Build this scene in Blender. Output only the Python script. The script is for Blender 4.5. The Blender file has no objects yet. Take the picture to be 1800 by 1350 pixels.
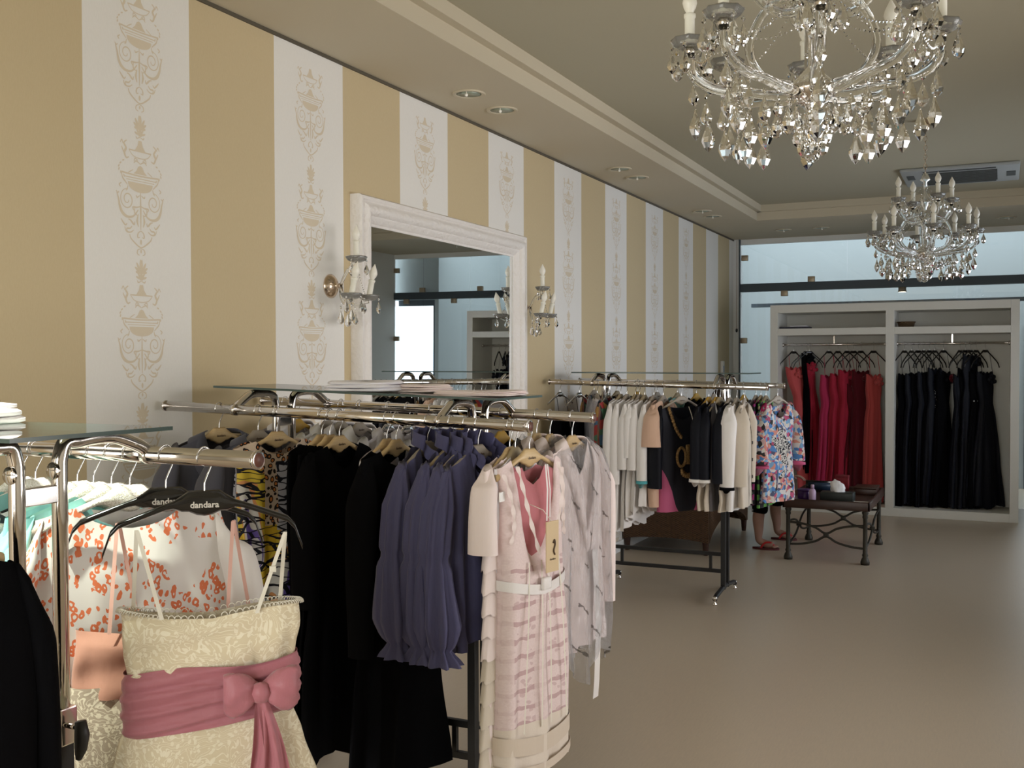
import bpy, bmesh, math, random
from mathutils import Vector, Matrix
random.seed(7)
PI = math.pi
SC = bpy.context.scene
COL = SC.collection

# ------------------------------------------------------------------ camera
cam_data = bpy.data.cameras.new('camera')
cam = bpy.data.objects.new('camera', cam_data); COL.objects.link(cam)
_yaw, _pitch, _roll = 0.438093, 0.020207, -0.0027368
F_ = Vector((-math.sin(_yaw)*math.cos(_pitch), math.cos(_yaw)*math.cos(_pitch), -math.sin(_pitch)))
r_ = Vector((math.cos(_yaw), math.sin(_yaw), 0)); u_ = r_.cross(F_)
R_ = r_*math.cos(_roll)+u_*math.sin(_roll); U_ = u_*math.cos(_roll)-r_*math.sin(_roll)
cam.matrix_world = Matrix(((R_.x, U_.x, -F_.x, 0), (R_.y, U_.y, -F_.y, 0), (R_.z, U_.z, -F_.z, 1.6), (0, 0, 0, 1)))
cam_data.sensor_width = 36.0
cam_data.lens = 36.0*1836.2/1800
cam_data.clip_start = 0.05
SC.camera = cam

# ------------------------------------------------------------------ world, light, exposure
SC.view_settings.view_transform = 'Standard'
SC.view_settings.look = 'None'
SC.view_settings.gamma = 1.0
SC.view_settings.use_curve_mapping = False
SC.view_settings.exposure = 0.2
w = bpy.data.worlds.new('sky'); SC.world = w; w.use_nodes = True
bg = w.node_tree.nodes['Background']
bg.inputs['Color'].default_value = (0.80, 0.91, 1.0, 1)
bg.inputs['Strength'].default_value = 2.4

def area(name, loc, size, rot, power, color):
    l = bpy.data.lights.new(name, 'AREA'); l.shape = 'RECTANGLE'
    l.size, l.size_y = size; l.energy = power; l.color = color
    o = bpy.data.objects.new(name, l); COL.objects.link(o)
    o.location = loc; o.rotation_euler = rot
    return o
# daylight entering through the shop front behind the camera
area('daylight_shopfront', (-1.3, -2.42, 1.45), (3.0, 2.3), (PI/2, 0, 0), 88, (1.0, 0.94, 0.83))
# fill lamps outside two added side windows, out of the frame
area('fill_side', (2.12, 4.3, 1.55), (3.2, 1.6), (PI/2, 0, PI/2), 72, (1.0, 0.83, 0.76))
area('fill_side_far', (2.12, 8.8, 1.6), (3.3, 1.6), (PI/2, 0, PI/2), 46, (0.90, 0.86, 1.0))
# added spot lamp, unseen, for the strong light on the nearest rack
sp = bpy.data.lights.new('added_spot', 'SPOT'); sp.energy = 520; sp.spot_size = math.radians(24); sp.spot_blend = 0.5
sp.color = (1.0, 0.97, 0.88); sp.shadow_soft_size = 0.04
spo = bpy.data.objects.new('added_spot', sp); COL.objects.link(spo)
spo.location = (-2.0, 0.75, 3.0)
spo.rotation_euler = (Vector((-2.03, 1.66, 1.25))-Vector(spo.location)).to_track_quat('-Z', 'Y').to_euler()

# ------------------------------------------------------------------ mesh helpers
class G:
    """collects vertices, faces and uvs of one mesh"""
    def __init__(s): s.v = []; s.f = []; s.uv = []
    def add(s, v, f, uv=None):
        o = len(s.v); s.v += [tuple(p) for p in v]; s.f += [tuple(i+o for i in q) for q in f]
        s.uv += list(uv) if uv else [(p[0], p[2]) for p in v]
        return s
    def box(s, x0, x1, y0, y1, z0, z1, c=0.0):
        if c <= 0:
            v = [(x0,y0,z0),(x1,y0,z0),(x1,y1,z0),(x0,y1,z0),(x0,y0,z1),(x1,y0,z1),(x1,y1,z1),(x0,y1,z1)]
            return s.add(v, [(3,2,1,0),(4,5,6,7),(0,1,5,4),(1,2,6,5),(2,3,7,6),(3,0,4,7)])
        bm = bmesh.new(); bmesh.ops.create_cube(bm, size=1)
        for q in bm.verts:
            q.co = Vector((x0+(q.co.x+.5)*(x1-x0), y0+(q.co.y+.5)*(y1-y0), z0+(q.co.z+.5)*(z1-z0)))
        bmesh.ops.bevel(bm, geom=bm.edges[:], offset=c, segments=2, affect='EDGES', profile=0.6)
        bm.verts.index_update()
        s.add([q.co[:] for q in bm.verts], [[q.index for q in f.verts] for f in bm.faces]); bm.free()
        return s
    def tube(s, pts, rad, n=10, cap=True, sq=None, closed=False):
        pts = [Vector(p) for p in pts]
        if not hasattr(rad, '__len__'): rad = [rad]*len(pts)
        m = len(pts); o = len(s.v); V = []; Fc = []
        t0 = (pts[1]-pts[0]).normalized()
        nrm = t0.orthogonal().normalized()
        if abs(t0.z) < 0.9: nrm = (Vector((0,0,1))-t0*t0.z).normalized()
        for i, p in enumerate(pts):
            if closed: t = (pts[(i+1) % m]-pts[i-1]).normalized()
            elif i == 0: t = t0
            elif i == m-1: t = (pts[i]-pts[i-1]).normalized()
            else: t = ((pts[i+1]-pts[i]).normalized()+(pts[i]-pts[i-1]).normalized())
            if t.length < 1e-6: t = t0
            t = t.normalized()
            nrm = (nrm-t*nrm.dot(t)).normalized(); b = t.cross(nrm)
            for k in range(n):
                a = 2*PI*k/n + (PI/4 if sq else 0)
                r = rad[i]
                V.append(p+nrm*(r*math.cos(a))+b*(r*math.sin(a)))
        for i in range(m if closed else m-1):
            j = (i+1) % m
            for k in range(n):
                Fc.append((i*n+k, i*n+(k+1)%n, j*n+(k+1)%n, j*n+k))
        if cap and not closed:
            Fc.append(tuple(range(n-1, -1, -1))); Fc.append(tuple((m-1)*n+k for k in range(n)))
        return s.add(V, Fc)
    def lathe(s, prof, n=16, c=(0,0,0), axis='z'):
        V = []; Fc = []
        for r, z in prof:
            for k in range(n):
                a = 2*PI*k/n
                q = (r*math.cos(a), r*math.sin(a), z)
                if axis == 'x': q = (q[2], q[0], q[1])
                if axis == 'y': q = (q[0], q[2], q[1])
                V.append((q[0]+c[0], q[1]+c[1], q[2]+c[2]))
        m = len(prof)
        for i in range(m-1):
            for k in range(n): Fc.append((i*n+k, i*n+(k+1)%n, (i+1)*n+(k+1)%n, (i+1)*n+k))
        if prof[0][0] > 1e-5: Fc.append(tuple(range(n-1,-1,-1)))
        if prof[-1][0] > 1e-5: Fc.append(tuple((m-1)*n+k for k in range(n)))
        return s.add(V, Fc)
    def ribbon(s, pts, wid, side):
        """flat band through pts, widened along side vector"""
        V = []; Fc = []
        for p in pts:
            p = Vector(p); sd = Vector(side)*wid/2
            V += [p-sd, p+sd]
        for i in range(len(pts)-1): Fc.append((2*i, 2*i+1, 2*i+3, 2*i+2))
        return s.add(V, Fc)
    def obj(s, name, mat, parent=None, smooth=True, kind=None, angle=None):
        me = bpy.data.meshes.new(name); me.from_pydata(s.v, [], s.f)
        ul = me.uv_layers.new(name='UVMap')
        idx = [0]*len(me.loops); me.loops.foreach_get('vertex_index', idx)
        buf = []
        for i in idx: buf += s.uv[i]
        ul.data.foreach_set('uv', buf)
        me.polygons.foreach_set('use_smooth', [smooth]*len(me.polygons))
        if smooth and angle: me.set_sharp_from_angle(angle=math.radians(angle))
        me.materials.append(mat); me.update()
        o = bpy.data.objects.new(name, me); COL.objects.link(o)
        if parent: o.parent = parent
        if kind: o['kind'] = kind
        return o

def thing(name, label, cat, loc=(0,0,0), rz=0.0, group=None):
    o = bpy.data.objects.new(name, None); COL.objects.link(o)
    o.empty_display_size = 0.05
    o.location = loc; o.rotation_euler = (0,0,rz); tag(o, label, cat, group)
    return o
def tag(o, label, cat, group=None):
    o['label'] = label; o['category'] = cat
    if group: o['group'] = group
    return o
def dup(o, parent=None):
    c = o.copy(); COL.objects.link(c)
    if parent: c.parent = parent
    for ch in list(o.children): dup(ch, c)
    return c
def inst(o, parent, loc=None, rot=None, scale=None):
    c = o.copy(); COL.objects.link(c); c.parent = parent
    if loc is not None: c.location = loc
    if rot is not None: c.rotation_euler = rot
    if scale is not None: c.scale = scale
    return c
def lerp(tab, x):
    if x <= tab[0][0]: return tab[0][1]
    for (a, p), (b, q) in zip(tab, tab[1:]):
        if x <= b:
            t = (x-a)/(b-a) if b > a else 0
            t = t*t*(3-2*t)*0.6+t*0.4
            return p+(q-p)*t
    return tab[-1][1]
def smooth_path(pts, k=6):
    P = [Vector(p) for p in pts]; out = []
    for i in range(len(P)-1):
        p0 = P[max(i-1,0)]; p1 = P[i]; p2 = P[i+1]; p3 = P[min(i+2,len(P)-1)]
        for j in range(k):
            t = j/k
            out.append(0.5*((2*p1)+(p2-p0)*t+(2*p0-5*p1+4*p2-p3)*t*t+(3*p1-p0-3*p2+p3)*t**3))
    out.append(P[-1]); return out

# ------------------------------------------------------------------ materials
def mat(name, col=(.8,.8,.8), rough=.6, metal=0.0, spec=.5, sheen=0.0, trans=0.0, ior=1.45, emit=None, est=1.0, coat=0.0):
    m = bpy.data.materials.new(name); m.use_nodes = True
    b = m.node_tree.nodes['Principled BSDF']
    b.inputs['Base Color'].default_value = (*col, 1); b.inputs['Roughness'].default_value = rough
    b.inputs['Metallic'].default_value = metal; b.inputs['Specular IOR Level'].default_value = spec
    b.inputs['Sheen Weight'].default_value = sheen; b.inputs['Transmission Weight'].default_value = trans
    b.inputs['IOR'].default_value = ior; b.inputs['Coat Weight'].default_value = coat
    if emit: b.inputs['Emission Color'].default_value = (*emit, 1); b.inputs['Emission Strength'].default_value = est
    return m
class NT:
    def __init__(s, m): s.m = m; s.t = m.node_tree; s.b = s.t.nodes['Principled BSDF']; s.out = s.t.nodes['Material Output']
    def n(s, typ, ins=None, out=0, **props):
        nd = s.t.nodes.new(typ)
        for k, v in props.items(): setattr(nd, k, v)
        for k, v in (ins or {}).items():
            sk = nd.inputs[k]
            if isinstance(v, bpy.types.NodeSocket): s.t.links.new(v, sk)
            else: sk.default_value = v if not (isinstance(v, tuple) and len(v) == 3 and sk.type == 'RGBA') else (*v, 1)
        return nd.outputs[out]
    def math(s, op, a, b=0.0, c=None):
        ins = {0: a, 1: b}
        if c is not None: ins[2] = c
        return s.n('ShaderNodeMath', ins, operation=op)
    def mix(s, fac, a, b, blend='MIX'):
        nd = s.t.nodes.new('ShaderNodeMix'); nd.data_type = 'RGBA'; nd.blend_type = blend
        for i, v in ((0, fac), (6, a), (7, b)):
            sk = nd.inputs[i]
            if isinstance(v, bpy.types.NodeSocket): s.t.links.new(v, sk)
            else: sk.default_value = (*v, 1) if isinstance(v, tuple) and len(v) == 3 else v
        return nd.outputs[2]
    def ramp(s, fac, stops, interp='LINEAR'):
        nd = s.t.nodes.new('ShaderNodeValToRGB'); s.t.links.new(fac, nd.inputs[0])
        e = nd.color_ramp; e.interpolation = interp
        while len(e.elements) < len(stops): e.elements.new(0.5)
        for el, (p, c) in zip(e.elements, stops):
            el.position = p; el.color = (*c, 1) if len(c) == 3 else c
        return nd.outputs[0]
    def coord(s, which='Object'): return s.n('ShaderNodeTexCoord', out={'Generated':0,'UV':2,'Object':3}[which])
    def mapping(s, vec, scale=(1,1,1), loc=(0,0,0), rot=(0,0,0)):
        return s.n('ShaderNodeMapping', {'Vector': vec, 'Scale': scale, 'Location': loc, 'Rotation': rot})
    def sep(s, vec):
        nd = s.t.nodes.new('ShaderNodeSeparateXYZ'); s.t.links.new(vec, nd.inputs[0]); return nd.outputs
    def noise(s, vec, scale, detail=2, rough=.5, out=0, dist=0.0):
        return s.n('ShaderNodeTexNoise', {'Vector': vec, 'Scale': scale, 'Detail': detail, 'Roughness': rough, 'Distortion': dist}, out)
    def vor(s, vec, scale, feature='F1', out=0, rnd=1.0):
        return s.n('ShaderNodeTexVoronoi', {'Vector': vec, 'Scale': scale, 'Randomness': rnd}, out, feature=feature)
    def bump(s, h, strength=.3, dist=.002):
        o = s.n('ShaderNodeBump', {'Height': h, 'Strength': strength, 'Distance': dist}); s.t.links.new(o, s.b.inputs['Normal'])
    def base(s, c): s.t.links.new(c, s.b.inputs['Base Color'])
    def rough(s, c): s.t.links.new(c, s.b.inputs['Roughness'])

def fabric(name, col, rough=.85, sheen=.15, weave=900, bump=.15, var=.12, crease=.35):
    m = mat(name, col, rough, sheen=sheen, spec=.25); t = NT(m)
    uv = t.coord('UV'); ob = t.coord('Object')
    v = t.noise(ob, 7, 3)
    t.base(t.mix(t.math('MULTIPLY', v, var*2), col, tuple(c*.72 for c in col)))
    h = t.math('ADD', t.math('MULTIPLY', t.noise(uv, weave, 1), .25), t.math('MULTIPLY', t.noise(t.mapping(ob, (9, 9, 3)), 3, 4), crease*6))
    t.bump(h, bump*2, .004)
    return m
M = {}
M['wall_white'] = mat('painted_wall', (.78,.78,.76), .8)
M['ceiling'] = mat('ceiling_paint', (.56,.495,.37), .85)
M['ceiling_upper'] = mat('raised_ceiling_tone', (.43,.395,.29), .85)  # darker tone than the dropped border
M['chrome'] = mat('chrome', (.74,.70,.66), .09, 1.0)
t = NT(M['chrome']); t.rough(t.math('MULTIPLY_ADD', t.noise(t.coord('Object'), 14, 3), .10, .05))
M['steel_wire'] = mat('steel_wire', (.80,.80,.80), .18, 1.0)
M['black_metal'] = mat('black_powder_coat', (.012,.012,.013), .42); t = NT(M['black_metal']); t.bump(t.noise(t.coord('Object'), 900, 2), .12, .0006)
M['black_plastic'] = mat('black_gloss_plastic', (.012,.011,.010), .12, coat=.4)
M['knob'] = mat('black_rubber', (.02,.02,.02), .5)
M['copper_cap'] = mat('brown_end_plug', (.13,.05,.035), .45)
M['gold'] = mat('warm_nickel', (.62,.50,.38), .2, 1.0)
M['glass_crystal'] = mat('cut_crystal', (.97,.97,.95), .0, trans=1.0, ior=1.52)
M['candle'] = mat('candle_sleeve', (.82,.80,.70), .5)
M['bulb'] = mat('frosted_bulb', (.86,.83,.74), .28)
def clear_glass(name, tint, refl=1.0, rough=0.0, milk=0.0):
    m = bpy.data.materials.new(name); m.use_nodes = True; nt = m.node_tree
    nt.nodes.remove(nt.nodes['Principled BSDF'])
    tr = nt.nodes.new('ShaderNodeBsdfTransparent'); tr.inputs[0].default_value = (*tint, 1)
    gl = nt.nodes.new('ShaderNodeBsdfGlossy'); gl.inputs['Roughness'].default_value = rough
    fr = nt.nodes.new('ShaderNodeFresnel'); fr.inputs[0].default_value = 1.5
    mu = nt.nodes.new('ShaderNodeMath'); mu.operation = 'MULTIPLY'; mu.inputs[1].default_value = refl
    mx = nt.nodes.new('ShaderNodeMixShader')
    nt.links.new(fr.outputs[0], mu.inputs[0]); nt.links.new(mu.outputs[0], mx.inputs[0])
    nt.links.new(tr.outputs[0], mx.inputs[1]); nt.links.new(gl.outputs[0], mx.inputs[2])
    last = mx.outputs[0]
    if milk:
        df = nt.nodes.new('ShaderNodeBsdfDiffuse'); df.inputs[0].default_value = (.85,.84,.80,1)
        m2 = nt.nodes.new('ShaderNodeMixShader'); m2.inputs[0].default_value = milk
        nt.links.new(last, m2.inputs[1]); nt.links.new(df.outputs[0], m2.inputs[2]); last = m2.outputs[0]
    nt.links.new(last, nt.nodes['Material Output'].inputs[0])
    return m
M['dish_glass'] = clear_glass('pressed_glass_dish', (.90,.91,.90), 1.3, .05, .14)
M['pane'] = clear_glass('window_glass', (.95,.97,.97))
M['shelf_glass'] = clear_glass('shelf_glass', (.90,.95,.92), 1.0)
M['glass_edge'] = mat('glass_edge', (.07,.105,.095), .15, spec=.6)
M['mirror'] = mat('silvered_mirror', (.90,.93,.93), 0.0, 1.0)
M['beam'] = mat('grey_blue_beam', (.055,.075,.095), .45)
M['clamp'] = mat('brushed_brass_clamp', (.40,.33,.24), .4, .7)
M['cabinet'] = mat('off_white_laminate', (.70,.68,.62), .5)
M['sconce_shade'] = M['bulb']

# striped wallpaper
m = mat('striped_wallpaper', (.7,.7,.7), .75, spec=.25); t = NT(m)
xyz = t.sep(t.coord('Object'))
ph = t.math('FRACT', t.math('DIVIDE', t.math('SUBTRACT', xyz[1], 2.704-5.35), 1.07))
stripe = t.math('LESS_THAN', ph, .5)
lin = t.noise(t.mapping(t.coord('Object'), (1, 1, .25)), 260, 2)
tan = t.mix(lin, (.56,.45,.275), (.61,.50,.315)); white = t.mix(lin, (.77,.745,.70), (.82,.80,.755))
t.base(t.mix(stripe, tan, white)); t.bump(lin, .12, .001)
M['wallpaper'] = m
M['motif'] = mat('wallpaper_print', (.69,.60,.46), .75, spec=.25)
# floor
m = mat('vinyl_floor', (.4,.35,.3), .35, spec=.5); t = NT(m); oc = t.coord('Object')
g1 = t.noise(t.mapping(oc, (14, 1.6, 1), rot=(0,0,.5)), 9, 6, .65); g2 = t.noise(oc, 170, 2); g3 = t.noise(oc, 1.1, 2)
c = t.mix(g1, (.36,.285,.20), (.57,.46,.335)); c = t.mix(t.math('MULTIPLY', g2, .35), c, (.62,.55,.45)); c = t.mix(t.math('MULTIPLY', g3, .3), c, (.40,.34,.265))
t.base(c); t.rough(t.math('MULTIPLY_ADD', g1, .18, .26)); t.bump(g1, .06, .001)
M['floor'] = m

# ================================================================== STRUCTURE
XL, XR, YF, YB, ZC, ZU = -2.93, 1.90, -2.5, 12.6, 3.072, 3.225
def struct(name, g, m, parent=None, smooth=False):
    o = g.obj(name, m, parent, smooth)
    if not parent: o['kind'] = 'structure'
    return o
struct('floor', G().box(XL-.1, XR+.1, YF-.1, 14.7, -.1, 0), M['floor'])
wl = struct('wall_left', G().box(XL-.1, XL, YF, YB, 0, 3.4), M['wallpaper'])
struct('wall_right', G().box(XR, XR+.1, YF, 2.6, 0, 3.4).box(XR, XR+.1, 6.0, 7.0, 0, 3.4).box(XR, XR+.1, 10.6, YB, 0, 3.4).box(XR, XR+.1, 7.0, 10.6, 0, .7).box(XR, XR+.1, 7.0, 10.6, 2.5, 3.4).box(XR, XR+.1, 2.6, 6.0, 0, .7).box(XR, XR+.1, 2.6, 6.0, 2.5, 3.4), M['wall_white'])  # openings cut for the added side windows
g = G()
for y in (2.6, 4.27, 5.94): g.box(XR+.02, XR+.08, y, y+.06, .7, 2.5)
g.box(XR+.02, XR+.08, 2.6, 6.0, .7, .76).box(XR+.02, XR+.08, 2.6, 6.0, 2.44, 2.5)
w4 = struct('added_window_4', g, M['beam'])  # unseen side window, added to let fill light in
g = G()
for a, b in ((2.66,4.27),(4.33,5.94)): g.box(XR+.045, XR+.055, a, b, .76, 2.44)
struct('window_pane', g, M['pane'], w4)
g = G().box(XL-.1, -2.85, YF-.12, YF, 0, 3.4).box(.25, XR+.1, YF-.12, YF, 0, 3.4).box(-2.85, .25, YF-.12, YF, 0, .3).box(-2.85, .25, YF-.12, YF, 2.65, 3.4)
struct('wall_front', g, M['wall_white'])
g = G(); 
for x in (-2.85, -1.32, .19): g.box(x, x+.06, YF-.09, YF-.03, .3, 2.65)
g.box(-2.85, .25, YF-.09, YF-.03, .3, .36).box(-2.85, .25, YF-.09, YF-.03, 2.59, 2.65)
w2 = struct('window_2', g, M['beam'])
g = G().box(-2.79, -1.32, YF-.065, YF-.055, .36, 2.59).box(-1.26, .19, YF-.065, YF-.055, .36, 2.59)
struct('window_pane', g, M['pane'], w2)
g = G()
for y in (7.0, 8.77, 10.54): g.box(XR+.02, XR+.08, y, y+.06, .7, 2.5)
g.box(XR+.02, XR+.08, 7.0, 10.6, .7, .76).box(XR+.02, XR+.08, 7.0, 10.6, 2.44, 2.5)
w5 = struct('added_window_5', g, M['beam'])  # second unseen window, added to brighten the far wall
g = G()
for a, b in ((7.06,8.77),(8.83,10.54)): g.box(XR+.045, XR+.055, a, b, .76, 2.44)
struct('window_pane', g, M['pane'], w5)
# ceiling: upper slab plus dropped soffit with a stepped coffer
CX0, CX1, CY1, CY0 = -2.31, 1.30, 10.95, -1.8
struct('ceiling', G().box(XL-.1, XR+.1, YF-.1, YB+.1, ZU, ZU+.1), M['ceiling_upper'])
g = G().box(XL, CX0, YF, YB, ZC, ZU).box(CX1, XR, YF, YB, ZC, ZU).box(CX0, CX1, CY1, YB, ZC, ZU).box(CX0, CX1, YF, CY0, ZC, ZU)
struct('trim_1', g, M['ceiling'])['label'] = 'dropped ceiling border around the raised middle'
s_ = .05; z1 = ZC+.085
g = G().box(CX0, CX0+s_, CY0, CY1, z1, ZU).box(CX1-s_, CX1, CY0, CY1, z1, ZU).box(CX0, CX1, CY1-s_, CY1, z1, ZU)
struct('trim_2', g, M['ceiling'])
# shadow gap between wall and dropped ceiling
struct('trim_3', G().box(XL, XL+.008, YF, YB, ZC-.016, ZC-.001), mat('dark_joint', (.10,.085,.06), .8))
# pilaster at the far left corner, partition to the courtyard
struct('trim_4', G().box(XL, -2.855, YB-.05, YB+.1, 0, ZC), M['wall_white'])
P = G().box(-2.855, XR, YB-.04, YB+.06, 2.445, 2.54, .004)
win = struct('window_1', P, M['beam'])
win['label'] = 'clear glass partition with dark beam and brass clamps at the back'
xs = [-2.85, -1.62, -.45, .72, 1.447, XR]
for a, b in zip(xs, xs[1:]):
    struct('upper_pane', G().box(a+.004, b-.004, YB-.005, YB+.005, 2.54, 3.01), M['pane'], win)
    struct('lower_pane', G().box(a+.004, b-.004, YB-.005, YB+.005, .01, 2.445), M['pane'], win)
struct('top_channel', G().box(-2.855, XR, YB-.02, YB+.02, 3.01, ZC), M['wall_white'], win)
struct('edge_strip', G().box(-2.862, -2.848, YB-.06, YB-.02, 0, ZC), M['beam'], win)
cl = G().box(-.04, .04, -.02, .02, -.033, .033, .004).obj('clamp', M['clamp'], win)
cl.location = (-2.80, YB-.02, 2.85)
for x, z in ((-2.81, 1.86), (-2.02, 2.57), (-1.16, 2.57), (-.43, 2.57), (.55, 2.57), (1.447, 2.57), (-2.33, 2.415), (.95, 2.415), (1.70, 2.415), (1.86, 2.85), (1.86, 1.9)):
    inst(cl, win, (x, YB-.02, z))
# courtyard behind the glass, open to the sky
M['yard'] = mat('courtyard_render', (.50,.53,.53), .9)
struct('wall_back', G().box(-3.4, 1.24, 14.6, 14.7, 0, 4.2).box(1.24, 1.30, YB+.07, 14.7, 0, 4.2), M['yard'])
struct('wall_courtyard', G().box(-3.5, -3.4, YB+.07, 14.7, 0, 4.2), M['yard'])
struct('trim_5', G().box(-2.86, .28, YB+.62, YB+.70, 2.29, 2.335), M['beam'])
struct('door_1', G().box(1.30, XR, YB+.10, YB+.14, 2.36, 2.44).box(1.30, 1.34, YB+.10, YB+.14, 0, 2.36), M['beam'])
struct('wall_lintel', G().box(1.30, XR+.1, YB+.16, YB+.26, 2.44, 4.2), M['yard'])
# bright glazed door in the back wall of the courtyard
d2 = struct('window_3', G().box(.26, 1.0, 14.57, 14.6, 2.0, 2.06).box(.26, .30, 14.57, 14.6, 0, 2.0).box(.96, 1.0, 14.57, 14.6, 0, 2.0).box(.30, .96, 14.57, 14.6, .9, .95), M['beam'])
struct('window_pane', G().box(.30, .96, 14.585, 14.595, .01, 2.0), mat('daylit_pane', (.1,.1,.1), .2, emit=(.85,.93,1.0), est=1.6), d2)
struct('ground', G().box(-30, 30, 14.7, 60, -.12, -.02), mat('paving', (.5,.48,.45), .9))
struct('baseboard_left', G().box(XL, XL+.015, YF, YB-.05, 0, .09), M['wall_white'])
lamp = thing('ceiling_lamp', 'small lit spotlight fixed under the dark beam at the back', 'lamp', (-1.02, YB-.01, 2.445))
G().lathe([(.042,0),(.042,-.03),(.046,-.045),(.046,-.055)], 16).obj('housing', M['clamp'], lamp)
G().lathe([(.04,-.056),(.0,-.058)], 16).obj('bulb', mat('lit_lens', (.9,.9,.9), .3, emit=(1,.97,.9), est=4), lamp)

# ---- wallpaper motif: ribbons printed on the white stripes, one shared mesh
def motif():
    g = G(); T = .0006
    def P(x, y): return (T, x, y)
    def stroke(pts, w0=.006, w1=None, mirror=True, k=4):
        w1 = w0 if w1 is None else w1
        for sg in ((1,-1) if mirror else (1,)):
            q = smooth_path([(p[0]*sg, p[1], 0) for p in pts], k)
            V = []; n = len(q)
            for i, p in enumerate(q):
                d = (q[min(i+1,n-1)]-q[max(i-1,0)]); d = Vector((-d.y, d.x, 0)).normalized()
                wd = (w0+(w1-w0)*abs(2*i/(n-1)-1))/2
                V += [P((p-d*wd).x, (p-d*wd).y), P((p+d*wd).x, (p+d*wd).y)]
            g.add(V, [(2*i, 2*i+1, 2*i+3, 2*i+2) for i in range(n-1)])
    def poly(pts): g.add([P(x, y) for x, y in pts], [tuple(range(len(pts)))])
    def leaf(x, y, a, L, wd, mirror=True):
        for sg in ((1,-1) if mirror else (1,)):
            pts = []
            for k in range(10):
                b = 2*PI*k/10; px = L/2+L/2*math.cos(b); py = wd/2*math.sin(b)
                pts.append((sg*(x+px*math.cos(a)-py*math.sin(a)), y+px*math.sin(a)+py*math.cos(a)))
            poly(pts)
    # urn: bowl rim at y = 0
    poly([(-.062,-.026)]+[(.062*math.sin(b), -.026-.036*abs(math.cos(b))**.8) for b in [(-PI/2+PI*i/14) for i in range(1,14)]]+[(.062,-.026)])
    stroke([(-.092,.004),(0,.0),(.092,.004)], .006, .006, False); stroke([(-.08,-.010),(.08,-.010)], .004, .004, False); stroke([(-.07,-.019),(.07,-.019)], .003, .003, False)
    stroke([(.094,.006),(.088,-.016),(.074,-.03),(.064,-.04)], .006, .003)
    poly([(-.034,.006),(.034,.006),(.02,.018),(.011,.034),(0,.04),(-.011,.034),(-.02,.018)])
    stroke([(0,.045),(.02,.055),(.032,.045)], .006, .003); stroke([(.012,.058),(.026,.064),(.03,.052)], .005, .003)
    # upper vase
    poly([(-.028,.092),(.028,.092),(.013,.112),(.008,.132),(-.008,.132),(-.013,.112)])
    stroke([(-.056,.092),(.056,.092)], .005, .005, False)
    stroke([(-.054,.09),(-.035,.072),(0,.066),(.035,.072),(.054,.09)], .004, .003, False)
    stroke([(.066,.124),(.08,.112),(.07,.095),(.078,.078),(.07,.06),(.056,.064)], .010, .004); stroke([(.098,.11),(.09,.122),(.084,.108)], .005, .003)
    stroke([(.092,.098),(.082,.08),(.066,.056)], .006, .003)
    for a in (0,1,2,3,4,5): leaf(.07+.034*math.sin(a*.5+.25), .05-.014*a*.75, -.4-.3*a, .012, .006)
    stroke([(.036,.02),(.05,.012),(.06,.006)], .004, .003)
    # stem and scrolls
    stroke([(0,-.06),(0,-.2)], .008, .003, False)
    stroke([(.004,-.072),(.018,-.08),(.022,-.072)], .006, .003)
    stroke([(0,-.112),(.02,-.118),(.04,-.12),(.03,-.134)], .007, .003)
    sp = []
    for i in range(22):
        a = PI*.5+i*.52; r = .040*(1-i/26)
        sp.append((.066-r*math.cos(a)*.9, -.094+r*math.sin(a)))
    stroke(sp, .005, .003)
    stroke([(.116,-.074),(.108,-.098),(.103,-.122),(.09,-.146),(.066,-.158),(.036,-.152),(.012,-.126)], .013, .004)
    stroke([(.119,-.068),(.112,-.076),(.106,-.07)], .005, .003); stroke([(.094,-.036),(.104,-.044),(.098,-.052)], .006, .003); stroke([(.062,-.042),(.066,-.056),(.072,-.062)], .005, .003)
    stroke([(.03,-.12),(.03,-.14),(.016,-.148)], .006, .003)
    stroke([(.098,-.168),(.09,-.178),(.076,-.19),(.068,-.182)], .007, .003); stroke([(.062,-.166),(.05,-.17),(.034,-.184),(.03,-.172)], .008, .003)
    stroke([(.012,-.142),(.018,-.168),(.012,-.19)], .010, .003); stroke([(.044,-.19),(.054,-.2),(.07,-.202),(.066,-.214)], .007, .003)
    stroke([(.08,-.196),(.072,-.212),(.052,-.214),(.036,-.204)], .006, .003)
    stroke([(0,-.204),(.014,-.214),(.016,-.23),(.006,-.228)], .006, .003); leaf(-.0, -.236, -PI/2, .02, .01, False)
    stroke([(.056,-.222),(.05,-.236),(.03,-.252),(.01,-.264),(0,-.266)], .006, .004)
    stroke([(0,-.27),(.016,-.276),(.019,-.29),(.008,-.296)], .005, .003); leaf(.0,-.288, PI/2, .014, .008, False)
    # palmette
    for a, L in ((90,.052),(62,.044),(36,.036),(8,.026)): leaf(.003, -.362, math.radians(a), L, .011)
    for a, L in ((60,.03),(20,.026)): leaf(.003, -.385, math.radians(a), L, .009)
    poly([(-.008,-.39),(.008,-.39),(.005,-.35),(-.005,-.35)])
    stroke([(0,-.392),(.016,-.398),(.02,-.39)], .005, .003)
    return g
mot = None
for i in range(9):
    yc = 2.972+1.0705*(i-1)
    for j in range(6):
        z = 2.841-.538*j
        if i == 0 and j > 2: continue
        if mot is None:
            mot = motif().obj('wallpaper_ornament', M['motif'], wl, False); mot.location = (XL, yc, z)
        else: inst(mot, wl, (XL, yc, z))

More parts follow.
